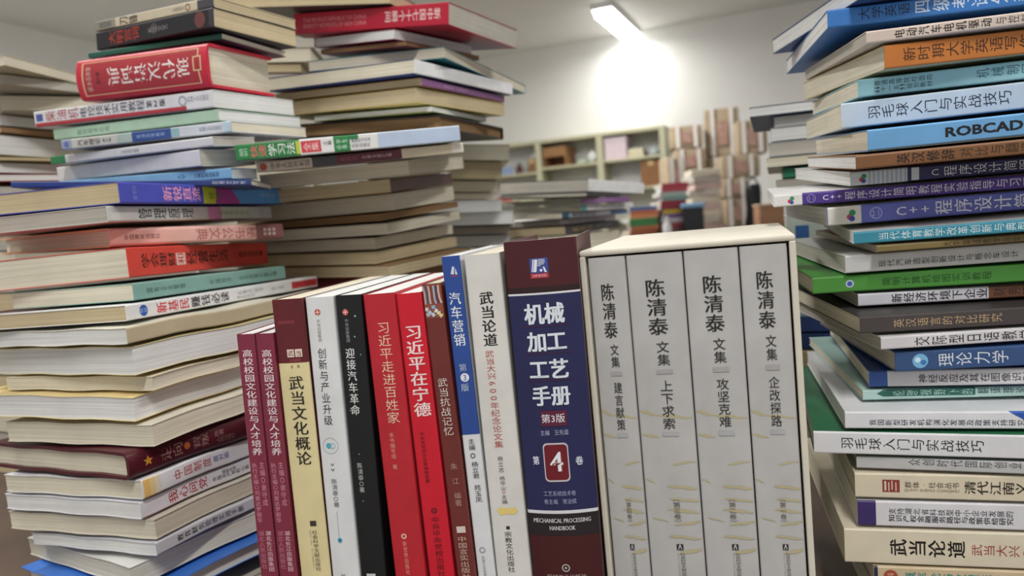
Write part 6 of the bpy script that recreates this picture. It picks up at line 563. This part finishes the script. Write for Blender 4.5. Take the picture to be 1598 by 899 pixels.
('book', 'grey-white volume nearest the coloured spine pile inside the slipcase', 'book', 'volumes in the slipcase', ((0.13057, 0.40551, -0.25469), -17.641, 1.132, -1.021), (0.02461, 0.158, 0.23513), {'sp': 'S', 'cov': 'bbbab9', 'spi': 'b5b4b3', 'pg': 'W', 'items': [('p', [(0.3, 0.59991), (0.384, 0.60035), (0.467, 0.59885), (0.551, 0.59925), (0.635, 0.5991), (0.719, 0.59801), (0.802, 0.59428), (0.886, 0.59303), (0.97, 0.59307), (0.97, 0.59015), (0.886, 0.58828), (0.802, 0.58931), (0.719, 0.59152), (0.635, 0.59243), (0.551, 0.59395), (0.467, 0.59174), (0.384, 0.59611), (0.3, 0.59709)], 'b3a988'), ('p', [(0.02, 0.61049), (0.055, 0.6108), (0.09, 0.60905), (0.125, 0.60975), (0.16, 0.60821), (0.195, 0.60869), (0.23, 0.60459), (0.265, 0.60322), (0.3, 0.60179), (0.3, 0.59938), (0.265, 0.59672), (0.23, 0.59693), (0.195, 0.59853), (0.16, 0.60156), (0.125, 0.60057), (0.09, 0.60396), (0.055, 0.60524), (0.02, 0.60775)], 'b3a988'), ('p', [(0.02, 0.55286), (0.062, 0.55321), (0.105, 0.55313), (0.147, 0.55264), (0.19, 0.55256), (0.232, 0.5497), (0.275, 0.54964), (0.318, 0.54783), (0.36, 0.54509), (0.36, 0.54302), (0.318, 0.54419), (0.275, 0.5439), (0.232, 0.5439), (0.19, 0.54382), (0.147, 0.54691), (0.105, 0.54755), (0.062, 0.54974), (0.02, 0.55026)], 'b3a988'), ('p', [(0.55, 0.47947), (0.603, 0.48091), (0.655, 0.4826), (0.708, 0.48503), (0.76, 0.48614), (0.812, 0.48685), (0.865, 0.48801), (0.917, 0.48571), (0.97, 0.48735), (0.97, 0.48475), (0.917, 0.48261), (0.865, 0.48395), (0.812, 0.48143), (0.76, 0.48001), (0.708, 0.47887), (0.655, 0.47727), (0.603, 0.4768), (0.55, 0.47758)], 'b3a988'), ('p', [(0.03, 0.44165), (0.051, 0.44128), (0.073, 0.44251), (0.094, 0.44141), (0.115, 0.44134), (0.136, 0.44072), (0.158, 0.43727), (0.179, 0.43548), (0.2, 0.43371), (0.2, 0.43135), (0.179, 0.43288), (0.158, 0.43316), (0.136, 0.43475), (0.115, 0.43641), (0.094, 0.43811), (0.073, 0.43944), (0.051, 0.43924), (0.03, 0.43999)], 'b3a988'), ('p', [(0.42, 0.42698), (0.489, 0.42709), (0.557, 0.42805), (0.626, 0.42664), (0.695, 0.42581), (0.764, 0.42726), (0.833, 0.42454), (0.901, 0.42184), (0.97, 0.42239), (0.97, 0.41936), (0.901, 0.41682), (0.833, 0.41622), (0.764, 0.41891), (0.695, 0.41979), (0.626, 0.42014), (0.557, 0.42026), (0.489, 0.42179), (0.42, 0.42433)], 'b3a988'), ('p', [(0.45, 0.39495), (0.516, 0.3961), (0.583, 0.3963), (0.649, 0.39791), (0.715, 0.39377), (0.781, 0.39336), (0.848, 0.39423), (0.914, 0.39085), (0.98, 0.39055), (0.98, 0.38739), (0.914, 0.38634), (0.848, 0.38736), (0.781, 0.38858), (0.715, 0.38837), (0.649, 0.38944), (0.583, 0.39179), (0.516, 0.39194), (0.45, 0.39194)], 'b3a988'), ('p', [(0.4, 0.36761), (0.471, 0.36999), (0.542, 0.37171), (0.614, 0.3699), (0.685, 0.369), (0.756, 0.3681), (0.828, 0.36594), (0.899, 0.36336), (0.97, 0.362), (0.97, 0.35948), (0.899, 0.35887), (0.828, 0.36113), (0.756, 0.35828), (0.685, 0.36223), (0.614, 0.36054), (0.542, 0.36318), (0.471, 0.36655), (0.4, 0.36486)], 'b3a988'), ('p', [(0.5, 0.33074), (0.56, 0.33225), (0.62, 0.33371), (0.68, 0.33723), (0.74, 0.3362), (0.8, 0.33877), (0.86, 0.3383), (0.92, 0.34109), (0.98, 0.34031), (0.98, 0.33653), (0.92, 0.33729), (0.86, 0.33283), (0.8, 0.33053), (0.74, 0.33071), (0.68, 0.33084), (0.62, 0.32932), (0.56, 0.32834), (0.5, 0.32762)], 'b3a988'), ('p', [(0.1, 0.34598), (0.138, 0.34712), (0.175, 0.3441), (0.213, 0.34635), (0.25, 0.34295), (0.288, 0.34398), (0.325, 0.34173), (0.363, 0.34), (0.4, 0.33874), (0.4, 0.33754), (0.363, 0.33762), (0.325, 0.33952), (0.288, 0.34068), (0.25, 0.3398), (0.213, 0.3422), (0.175, 0.34199), (0.138, 0.34447), (0.1, 0.34472)], 'b3a988'), ('p', [(0.38, 0.30217), (0.454, 0.3048), (0.527, 0.30371), (0.601, 0.30394), (0.675, 0.30176), (0.749, 0.30134), (0.823, 0.29954), (0.896, 0.29798), (0.97, 0.29779), (0.97, 0.29573), (0.896, 0.29467), (0.823, 0.29351), (0.749, 0.29602), (0.675, 0.29552), (0.601, 0.29916), (0.527, 0.29658), (0.454, 0.29916), (0.38, 0.29919)], 'b3a988'), ('p', [(0.55, 0.26007), (0.603, 0.26438), (0.655, 0.26483), (0.708, 0.26879), (0.76, 0.26975), (0.812, 0.26977), (0.865, 0.26992), (0.917, 0.27286), (0.97, 0.27237), (0.97, 0.26921), (0.917, 0.26544), (0.865, 0.26371), (0.812, 0.26133), (0.76, 0.25964), (0.708, 0.2601), (0.655, 0.25927), (0.603, 0.26022), (0.55, 0.25678)], 'b3a988'), ('d', 0.5, 0.94242, 0.80275, 0.34, '26241f', '陈清泰', 1), ('d', 0.55, 0.79191, 0.7281, 0.22, '26241f', '文集', 0), ('g', 0.4, 0.7, 0.70689, 0.71912, 'a4a3a3'), ('d', 0.56, 0.69294, 0.56968, 0.22, '26241f', '企改探路', 0), ('g', 0.42, 0.72, 0.55263, 0.56351, 'a9a9ab'), ('d', 0.58, 0.40223, 0.3293, 0.13, '5c584c', '︹第一卷︺', 0), ('g', 0.52, 0.64, 0.26824, 0.28267, '2c2a28'), ('p', [(0.545, 0.27006), (0.57, 0.28138), (0.59, 0.28147), (0.615, 0.27039), (0.6, 0.27032), (0.58, 0.27823), (0.56, 0.27013)], 'c8c8c8'), ('d', 0.62, 0.2608, 0.19164, 0.09, '5a5850', '社会科学文献出版社', 0), ('d', 0.54, 0.26041, 0.196, 0.04, '8a8880', 'SOCIAL SCIENCES ACADEMIC', 0)], 'bulge': 0.0005})
]
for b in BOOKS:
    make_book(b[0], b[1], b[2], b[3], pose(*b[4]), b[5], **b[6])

# ------------------------------------------------------------ slipcase holding four volumes
P_, W_, H_, D_ = (((0.04562, 0.43103, -0.2599), -17.641, 1.132, -1.021), 0.11787, 0.24323, 0.172)
M = pose(*P_)
r = thing('slipcase', 'cream cardboard slipcase holding four grey-white volumes', 'slipcase', M)
card = flat('cfc9bb', .7, .05, .25, 60, .05)
ck = .0034
mb = MB(); mb.box((0, 0, H_-ck), (W_, D_, H_), card); mb.build('top_panel', r, bevel=.0012)
mb = MB(); mb.box((0, 0, 0), (W_, D_, ck-.0002), card); mb.build('bottom_panel', r, bevel=.0006)
for x in (0, W_-ck): mb = MB(); mb.box((x, 0, ck), (x+ck, D_, H_-ck), card); mb.build('side_panel', r, bevel=.0008)
mb = MB(); mb.box((ck, D_-ck, ck), (W_-ck, D_, H_-ck), card); mb.build('back_panel', r)

# ------------------------------------------------------------ wall shelf unit with things in it
metal = flat('b9b79a', .45, .04); inner = flat('c9c9c6', .6, .03)
SB, SF = .012, .35                             # back and front of the unit, measured out from the wall
SA0, SA1, ST = -2.1, .26, .945
RM = Matrix.Translation(P0) @ Matrix.Rotation(math.radians(-23), 4, 'Z')        # local x along the wall, -y into the room
r = thing('shelf_unit', 'cream-green metal shelf unit standing against the back wall', 'shelf', RM @ Matrix.Translation(((SA0+SA1)/2, -SB, ZF)))
RI = r.matrix_world.inverted() @ RM
def rbox(mb, a0, a1, f0, f1, z0, z1, mat): mb.box((a0, -f1, z0), (a1, -f0, z1), mat, RI)
for a0, a1 in ((SA0, SA0+.05), (-1.19, -1.13), (-.485, -.415), (SA1-.06, SA1)):
    mb = MB(); rbox(mb, a0, a1, SB+.02, SF, ZF, ST-.04, metal); mb.build('upright', r, bevel=.004)
mb = MB(); rbox(mb, SA0, SA1, SB, SF, ST-.04, ST, metal); mb.build('top_panel', r, bevel=.004)
mb = MB(); rbox(mb, SA0, SA1, SB, SB+.02, ZF, ST-.04, inner); mb.build('back_panel', r)
BAY = ((SA0+.05, -1.19), (-1.13, -.485), (-.415, SA1-.06))
SHZ = {0: (.60, .30, -.02, -.34, -.68), 1: (.637, .33, 0, -.34, -.68), 2: (.645, .33, 0, -.34, -.68)}
for k, (a0, a1) in enumerate(BAY):
    for z in SHZ[k]:
        mb = MB(); rbox(mb, a0, a1, SB+.02, SF-.004, z-.025, z, metal); mb.build('shelf_board', r, bevel=.003)
def onshelf(name, label, cat, a, f, z, yaw=0, group=None):
    return thing(name, label, cat, RM @ Matrix.Translation((a, -f, z+.001)) @ Matrix.Rotation(math.radians(yaw), 4, 'Z'), group)
def carton(name, label, a, f, z, w, d, h, col, yaw=0, hole=None):
    r = onshelf(name, label, 'box', a, f, z, yaw); m = flat(col, .75, .08, .2, 20); t_ = .006
    mb = MB()
    if hole:                                   # open front
        mb.box((-w/2, -d/2, 0), (w/2, d/2, t_), m); mb.build('bottom_panel', r)
        for x in (-w/2, w/2-t_): mb = MB(); mb.box((x, -d/2, t_), (x+t_, d/2, h-t_), m); mb.build('side_panel', r)
        mb = MB(); mb.box((-w/2+t_, d/2-t_, t_), (w/2-t_, d/2, h-t_), m); mb.build('back_panel', r)
        mb = MB(); mb.box((-w/2, -d/2, h-t_), (w/2, d/2, h), m); mb.build('top_panel', r)
        mb = MB(); mb.box((-w/2+t_, -d/2, h*hole), (w/2-t_, -d/2+t_, h-t_), m); mb.build('front_flap', r)
    else:
        mb.box((-w/2, -d/2, 0), (w/2, d/2, h), m); mb.build('body', r, bevel=.006)
        mb = MB(); mb.box((-.03, -d/2-.001, h-.05), (.03, -d/2, h+.001), flat('c2a878', .4)); mb.box((-.03, -d/2-.001, h), (.03, d/2+.001, h+.001), flat('c2a878', .4)); mb.build('tape', r)
    return r
carton('cardboard_box', 'brown cardboard box with a dark open front on the middle shelf', -.96, .2, .637, .27, .26, .215, '9a7450', -8, .5)
carton('cardboard_box', 'flat brown cardboard box on the lower shelf of the end bay', .088, .22, .331, .22, .2, .262, '8a6444')
carton('cardboard_box', 'small brown box beside the upright in the shelf bay behind the piles', -1.255, .2, .60, .1, .2, .15, '8a6a48')
def mug(label, a, f, z, rad, h, col, cat='cup', name='cup'):
    r = onshelf(name, label, cat, a, f, z); m = flat(col, .4); q = 20
    pr = [(rad*.85, 0), (rad*.95, h*.1), (rad, h), (rad*.92, h), (rad*.85, h*.12), (0, h*.1)]
    mb = MB(); mb.grid(lambda i, j: (pr[round(j*5)][0]*math.cos(i*6.28318), pr[round(j*5)][0]*math.sin(i*6.28318), pr[round(j*5)][1]), q, 5, m); mb.add([(pr[0][0]*math.cos(i*6.28318/q), pr[0][0]*math.sin(i*6.28318/q), 0) for i in range(q)], [tuple(range(q))], m)
    mb.build('body', r, smooth=True, merge=True)
    mb = MB(); mb.grid(lambda i, j: (rad+(.022+.006*math.cos(j*6.28318))*math.sin(i*3.14159)-.003, .006*math.sin(j*6.28318), h*.5+(.03+.006*math.cos(j*6.28318))*math.cos(i*3.14159)), 10, 8, m); mb.build('handle', r, smooth=True, merge=True)
mug('yellow cup on the shelf below the dark open box', -1.0, .2, .331, .07, .155, 'c9c25a')
mug('dark cup on the lower middle shelf', -.57, .2, .331, .045, .09, '4a4846')
def jar(label, a, f, z, rad, h, col, cap):
    r = onshelf('bottle', label, 'bottle', a, f, z); m = flat(col, .3); q = 16
    pr = [(rad, 0), (rad, h*.6), (rad*.4, h*.78), (rad*.4, h*.85), (0, h*.85)]
    mb = MB(); mb.grid(lambda i, j: (pr[round(j*4)][0]*math.cos(i*6.28318), pr[round(j*4)][0]*math.sin(i*6.28318), pr[round(j*4)][1]), q, 4, m); mb.build('body', r, smooth=True, merge=True)
    mb = MB(); mb.grid(lambda i, j: ((rad*.45, rad*.45, 0)[round(j*2)]*math.cos(i*6.28318), (rad*.45, rad*.45, 0)[round(j*2)]*math.sin(i*6.28318), (h*.86, h, h)[round(j*2)]), q, 2, flat(cap, .4)); mb.build('cap', r, merge=True)
jar('dark red bottle on the shelf behind the pale pile', -1.45, .2, .60, .035, .13, '5a2a30', '2a2224')
def plainbox(name, label, cat, a, f, z, w, d, h, col, lid, yaw=0):
    r = onshelf(name, label, cat, a, f, z, yaw)
    mb = MB(); mb.box((-w/2, -d/2, 0), (w/2, d/2, h*.8), flat(col, .6)); mb.build('body', r, bevel=.005)
    mb = MB(); mb.box((-w/2-.003, -d/2-.003, h*.8), (w/2+.003, d/2+.003, h), flat(lid, .6)); mb.build('lid', r, bevel=.005)
plainbox('storage_box', 'pinkish white lidded box on the upper shelf of the end bay', 'box', -.28, .2, .645, .24, .24, .235, 'd6c4cc', 'd8c8d0')
def shelfbook(label, a, f, z, w, d, h, col, pg, yaw=0, sp='R'):
    Mx = RM @ Matrix.Translation((a, -f, z+.001)) @ Matrix.Rotation(math.radians(yaw), 4, 'Z')
    make_book('book', label, 'book', 'books lying in the shelf unit', Mx, (w, d, h), sp, col, col, pg, simple=True)
shelfbook('lower of two cream books lying beside the pinkish box', -.155, .3, .645, .17, .22, .05, 'c9c2a4', 'C')
shelfbook('upper of two cream books lying beside the pinkish box', -.145, .29, .697, .15, .2, .045, 'd6d0b4', 'C', 4)
shelfbook('blue and white book lying in the shelf bay behind the pale pile', -1.63, .3, .60, .14, .2, .09, '8a9cc0', 'W')
shelfbook('red book lying low in the shelf behind the pale pile', -1.72, .3, .30, .2, .22, .05, 'b03848', 'C')
shelfbook('wide white book lying on the lower end shelf', -.40, .32, .33, .33, .26, .035, 'd4d4d6', 'W', 0)
def crumple(name, label, cat, a, f, z, sx, sy, sz, col, seed):
    r = onshelf(name, label, cat, a, f, z); random.seed(seed); m = flat(col, .8, .06, .2, 30)
    k = [random.uniform(.75, 1.1) for _ in range(200)]
    mb = MB(); mb.grid(lambda i, j: (sx*math.sin(j*3.14159)*math.cos(i*6.28318)*k[(round(i*14) % 14)*9+round(j*8)], sy*math.sin(j*3.14159)*math.sin(i*6.28318)*k[(round(i*14) % 14)*9+round(j*8)], sz*(1-math.cos(j*3.14159))*(.97 if 0 < j < 1 else 1)), 14, 8, m)
    mb.build('body', r, merge=True)
    mb = MB(); mb.grid(lambda i, j: (sx*.2*math.cos(i*6.28318)*(1+j), sy*.2*math.sin(i*6.28318)*(1+j), sz*1.9+j*sz*.3), 10, 2, m); mb.build('twisted_top', r)
crumple('plastic_bag', 'crumpled silver-white plastic bag at the end of the upper shelf', 'bag', .11, .2, .645, .065, .07, .055, 'c4ccd2', 3)
crumple('paper_bag', 'white crumpled bag against the upright of the end bay', 'bag', -.55, .28, .637, .06, .06, .06, 'dcdedc', 5)
crumple('plastic_bag', 'small white bag on the box top in the shelf bay', 'bag', -1.26, .2, .751, .05, .06, .03, 'd8dad8', 8)
crumple('plastic_bag', 'pale green bag on the middle shelf', 'bag', -.68, .22, .637, .09, .06, .03, 'bccab8', 11)

# ------------------------------------------------------------ brown paper bundles on the counter
CZ = -.122
kraft = flat('a8977f', .75, .12, .2, 14, .2); tape_w = flat('d6d0ca', .4, .05); stamp = flat('a58579', .75, .2, .2, 40)
def at(x, y, d):
    v = fw+cr*((x-799)/FPX)-cu*((y-449.5)/FPX)
    return v*d
def bundle(x0, x1, z0, z1, d, yaw, label, dep=.26):
    p, q = at(x0, 300, d), at(x1, 300, d); w = (q-p).length*.97; h = z1-z0-.006
    c = (p+q)/2
    r = thing('paper_bundle', label, 'bundle', Matrix.Translation((c.x, c.y+dep/2, z0+.001)) @ Matrix.Rotation(math.radians(yaw), 4, 'Z'), 'brown paper bundles on the counter')
    R_ = [random.uniform(-.008, .008) for _ in range(400)]
    def side(i, j):
        a = i*4; k = int(a) % 4; f = a-int(a); b = .028
        P = [(-w/2, -dep/2), (w/2, -dep/2), (w/2, dep/2), (-w/2, dep/2)]
        (xa, ya), (xb, yb) = P[k], P[(k+1) % 4]
        x, y = xa+(xb-xa)*f, ya+(yb-ya)*f
        rn = R_[(round(i*32) % 32)*9+round(j*8)]
        s = 1-.03*(2*j-1)**2+rn*.9
        return (x*s, y*s, h*j)
    mb = MB(); mb.grid(side, 32, 8, kraft)
    mb.grid(lambda i, j: tuple(side(i, 1)[k]*(1-j) if k < 2 else h for k in range(3)), 32, 1, kraft)
    mb.grid(lambda i, j: tuple(side(i, 0)[k]*(1-j) if k < 2 else 0 for k in range(3)), 32, 1, kraft)
    wr = mb.build('wrapping', r, merge=True, bevel=.01)
    for sx in (-.27, .27):
        mb = MB(); x = sx*w; s = .016; o = .013
        pts = [(-dep/2-o, .004), (-dep/2-o, h), (dep/2+o, h), (dep/2+o, .004)]
        for (ya, za), (yb, zb) in zip(pts, pts[1:]):
            mb.add([(x-s, ya, za), (x+s, ya, za), (x+s, yb, zb), (x-s, yb, zb)], [(0, 1, 2, 3)], tape_w)
        mb.build('strap', r)
    mb = MB(); y = -dep/2-.0125
    mb.grid(lambda i, j: ((i-.5)*w*.34, y-.001*math.sin(9*i+5*j), h*(.22+.5*j)), 4, 4, stamp); mb.build('paper_label', wr)
random.seed(9)
def zat(y, x, d): return at(x, y, d).z
BN = [(1042, 1069, 244, 311, 5.62, 3, 'narrow brown paper bundle nearest the shelf unit, upper of two'),
 (1042, 1069, 311, 0, 5.62, -4, 'narrow brown paper bundle nearest the shelf unit, lower of two'),
 (1055, 1106, 195, 231, 6.02, -10, 'brown bundle topmost of the stack beside the shelf unit'),
 (1058, 1107, 231, 268, 6.02, -5, 'brown bundle second from the top beside the shelf unit'),
 (1060, 1107, 268, 308, 6.02, -8, 'brown bundle third from the top beside the shelf unit'),
 (1056, 1107, 308, 0, 6.02, -8, 'brown bundle lowest of the stack beside the shelf unit'),
 (1111, 1165, 168, 243, 6.05, -14, 'tall brown bundle highest of all against the white wall'),
 (1110, 1162, 243, 278, 6.05, -8, 'brown bundle under the tall highest one'),
 (1110, 1162, 278, 312, 6.05, -8, 'brown bundle third down in the tall stack'),
 (1110, 1162, 312, 0, 6.05, -8, 'brown bundle lowest of the tall stack'),
 (1160, 1207, 186, 239, 5.66, -12, 'brown bundle with two white straps leaning beside the coloured spines'),
 (1131, 1192, 240, 277, 5.66, -8, 'wide brown bundle under the one beside the coloured spines'),
 (1131, 1171, 277, 308, 5.66, -6, 'brown bundle with a pink stamp under the wide one'),
 (1133, 1171, 308, 0, 5.66, -6, 'brown bundle beside the black bag, lowest of its stack')]
prev = {}
for x0, x1, y0, y1, d, yaw, lab in BN:
    xm = (x0+x1)/2; z1 = zat(y0, xm, d); z0 = zat(y1, xm, d) if y1 else CZ
    bundle(x0, x1, z0, z1, d, yaw, lab)

# ------------------------------------------------------------ small piles and boxes on the counter
def pilebook(label, x0, x1, z, th, d, col, pg, yaw, grp):
    p, q = at(x0, 330, d), at(x1, 330, d); w = (q-p).length
    make_book('book', label, 'book', grp, Matrix.Translation((p.x, p.y, z)) @ Matrix.Rotation(math.radians(yaw), 4, 'Z'), (w, .24, th-.001), 'R', col, col, pg, simple=True)
def small_pile(x0, x1, ytop, d, rows, grp, where):
    zt = zat(ytop, (x0+x1)/2, d); z = CZ+.0005; th = (zt-z)/len(rows)
    for i, (col, nm) in enumerate(reversed(rows)):
        o = random.uniform(-2, 2)
        pilebook('%s spined book %s' % (nm, where), x0+o, x1+o, z+i*th, th, d, col, 'WC'[i % 2], random.uniform(-5, 5), grp)
small_pile(982, 1026, 322, 4.5, [('5070a4', 'blue topmost'), ('c07048', 'orange second-down'), ('d08a60', 'pale orange third-down'), ('3a8a48', 'green'), ('3f7f4c', 'dark green'), ('b06a44', 'rust'), ('a8603c', 'brown-orange'), ('8a5a44', 'brown lowest')], 'coloured books in the small far pile', 'in the small far pile behind the handbook')
small_pile(1033, 1074, 285, 4.5, [('a83a48', 'red topmost'), ('b04450', 'bright red second-down'), ('a4b4ac', 'grey-green'), ('7a948e', 'teal grey'), ('98283c', 'crimson'), ('8a2a40', 'dark crimson'), ('c4a83c', 'yellow'), ('6a4a84', 'purple'), ('b8b4bc', 'pale grey'), ('8a3440', 'maroon'), ('7a4a4c', 'brown-red'), ('9a8a80', 'drab lowest')], 'books in the red far pile', 'in the far pile beside the blue-topped bin')
def counter_thing(name, label, cat, x, d, yaw=0):
    p = at(x, 340, d); return thing(name, label, cat, Matrix.Translation((p.x, p.y, CZ+.0005)) @ Matrix.Rotation(math.radians(yaw), 4, 'Z'))
r = counter_thing('bin', 'black bin with a pale blue lid on the counter', 'bin', 1081, 4.45, -6)
hh = zat(317, 1081, 4.45)-CZ
mb = MB(); mb.box((-.058, -.06, 0), (.058, .06, hh-.03), flat('1c1e26', .4)); mb.build('body', r, bevel=.008)
mb = MB(); mb.box((-.066, -.068, hh-.03), (.066, .068, hh), flat('7aa4c4', .4)); mb.build('lid', r, bevel=.01)
# stack of loose newsprint, each sheaf a thing
hs = zat(263, 1106, 5.2)-CZ-.001; nS = 9
for i in range(nS):
    p = at(1106, 340, 5.2)
    r = thing('newspaper_sheaf', 'grey-pink sheaf of newsprint in the stack before the bundles', 'newspaper', Matrix.Translation((p.x+random.uniform(-.01, .01), p.y+.14, CZ+.0005+i*hs/nS)) @ Matrix.Rotation(math.radians(random.uniform(-6, 6)), 4, 'Z'), 'newsprint stack before the bundles')
    mb = MB(); mb.box((-.1, -.13, 0), (.1, .13, hs/nS-.002), page('CG'[i % 2], 'z') if i % 3 else flat('c0a8a0', .85, .1)); mb.build('paper_block', r, bevel=.004)
    mb = MB(); mb.box((-.1005, -.1305, (hs/nS)*.42), (.1005, .1305, (hs/nS)*.5), flat('c8b0a8', .8)); mb.build('fold_band', r)
# black bag
r = counter_thing('bag', 'black bag standing beside the brown bundles', 'bag', 1177, 5.3, 0)
hb = zat(277, 1177, 5.3)-CZ; blk = flat('17171c', .5, .1, .3, 20)
def bagf(i, j):
    a = i*2*math.pi; w = .055*(1-.25*j+.12*math.sin(7*j+2)); d = .08*(1-.35*j)
    return (w*math.copysign(abs(math.cos(a))**.6, math.cos(a)), d*math.copysign(abs(math.sin(a))**.6, math.sin(a)), j*hb*.86)
mb = MB(); mb.grid(bagf, 24, 8, blk); mb.grid(lambda i, j: tuple(c*(1-j) if k < 2 else c for k, c in enumerate(bagf(i, 1))), 24, 1, blk); mb.build('body', r, merge=True, smooth=True)
mb = MB(); mb.grid(lambda i, j: ((.035+.006*math.cos(j*6.28318))*math.cos(i*3.14159), .006*math.sin(j*6.28318), hb*.84+(.05+.006*math.cos(j*6.28318))*math.sin(i*3.14159)), 12, 8, blk); mb.build('handle', r, smooth=True, merge=True)
# cardboard box and white bottle
r = counter_thing('cardboard_box', 'brown cardboard box with lighter lid flap beside the purple programming book', 'box', 1200, 4.7, -8)
hb = zat(318, 1200, 4.7)-CZ
mb = MB(); mb.box((-.075, -.1, 0), (.075, .1, hb-.012), flat('9a7458', .75, .08)); mb.build('body', r, bevel=.004)
mb = MB(); mb.box((-.08, -.11, hb-.012), (.08, .11, hb), flat('c4a890', .75, .08)); mb.build('lid', r, bevel=.003)
r = counter_thing('bottle', 'white bottle between the two small far piles', 'bottle', 1040.5, 4.35, 0)
hb = zat(338, 1040, 4.35)-CZ; wht = flat('d8d8d8', .4)
pr = [(.024, 0), (.026, hb*.1), (.026, hb*.55), (.01, hb*.75), (.01, hb*.85), (0, hb*.85)]
mb = MB(); mb.grid(lambda i, j: (pr[round(j*5)][0]*math.cos(i*6.28318), pr[round(j*5)][0]*math.sin(i*6.28318), pr[round(j*5)][1]), 16, 5, wht); mb.build('body', r, smooth=True, merge=True)
mb = MB(); mb.grid(lambda i, j: ((.013, .013, 0)[round(j*2)]*math.cos(i*6.28318), (.013, .013, 0)[round(j*2)]*math.sin(i*6.28318), (hb*.85, hb, hb)[round(j*2)]), 12, 2, wht); mb.build('cap', r, merge=True)
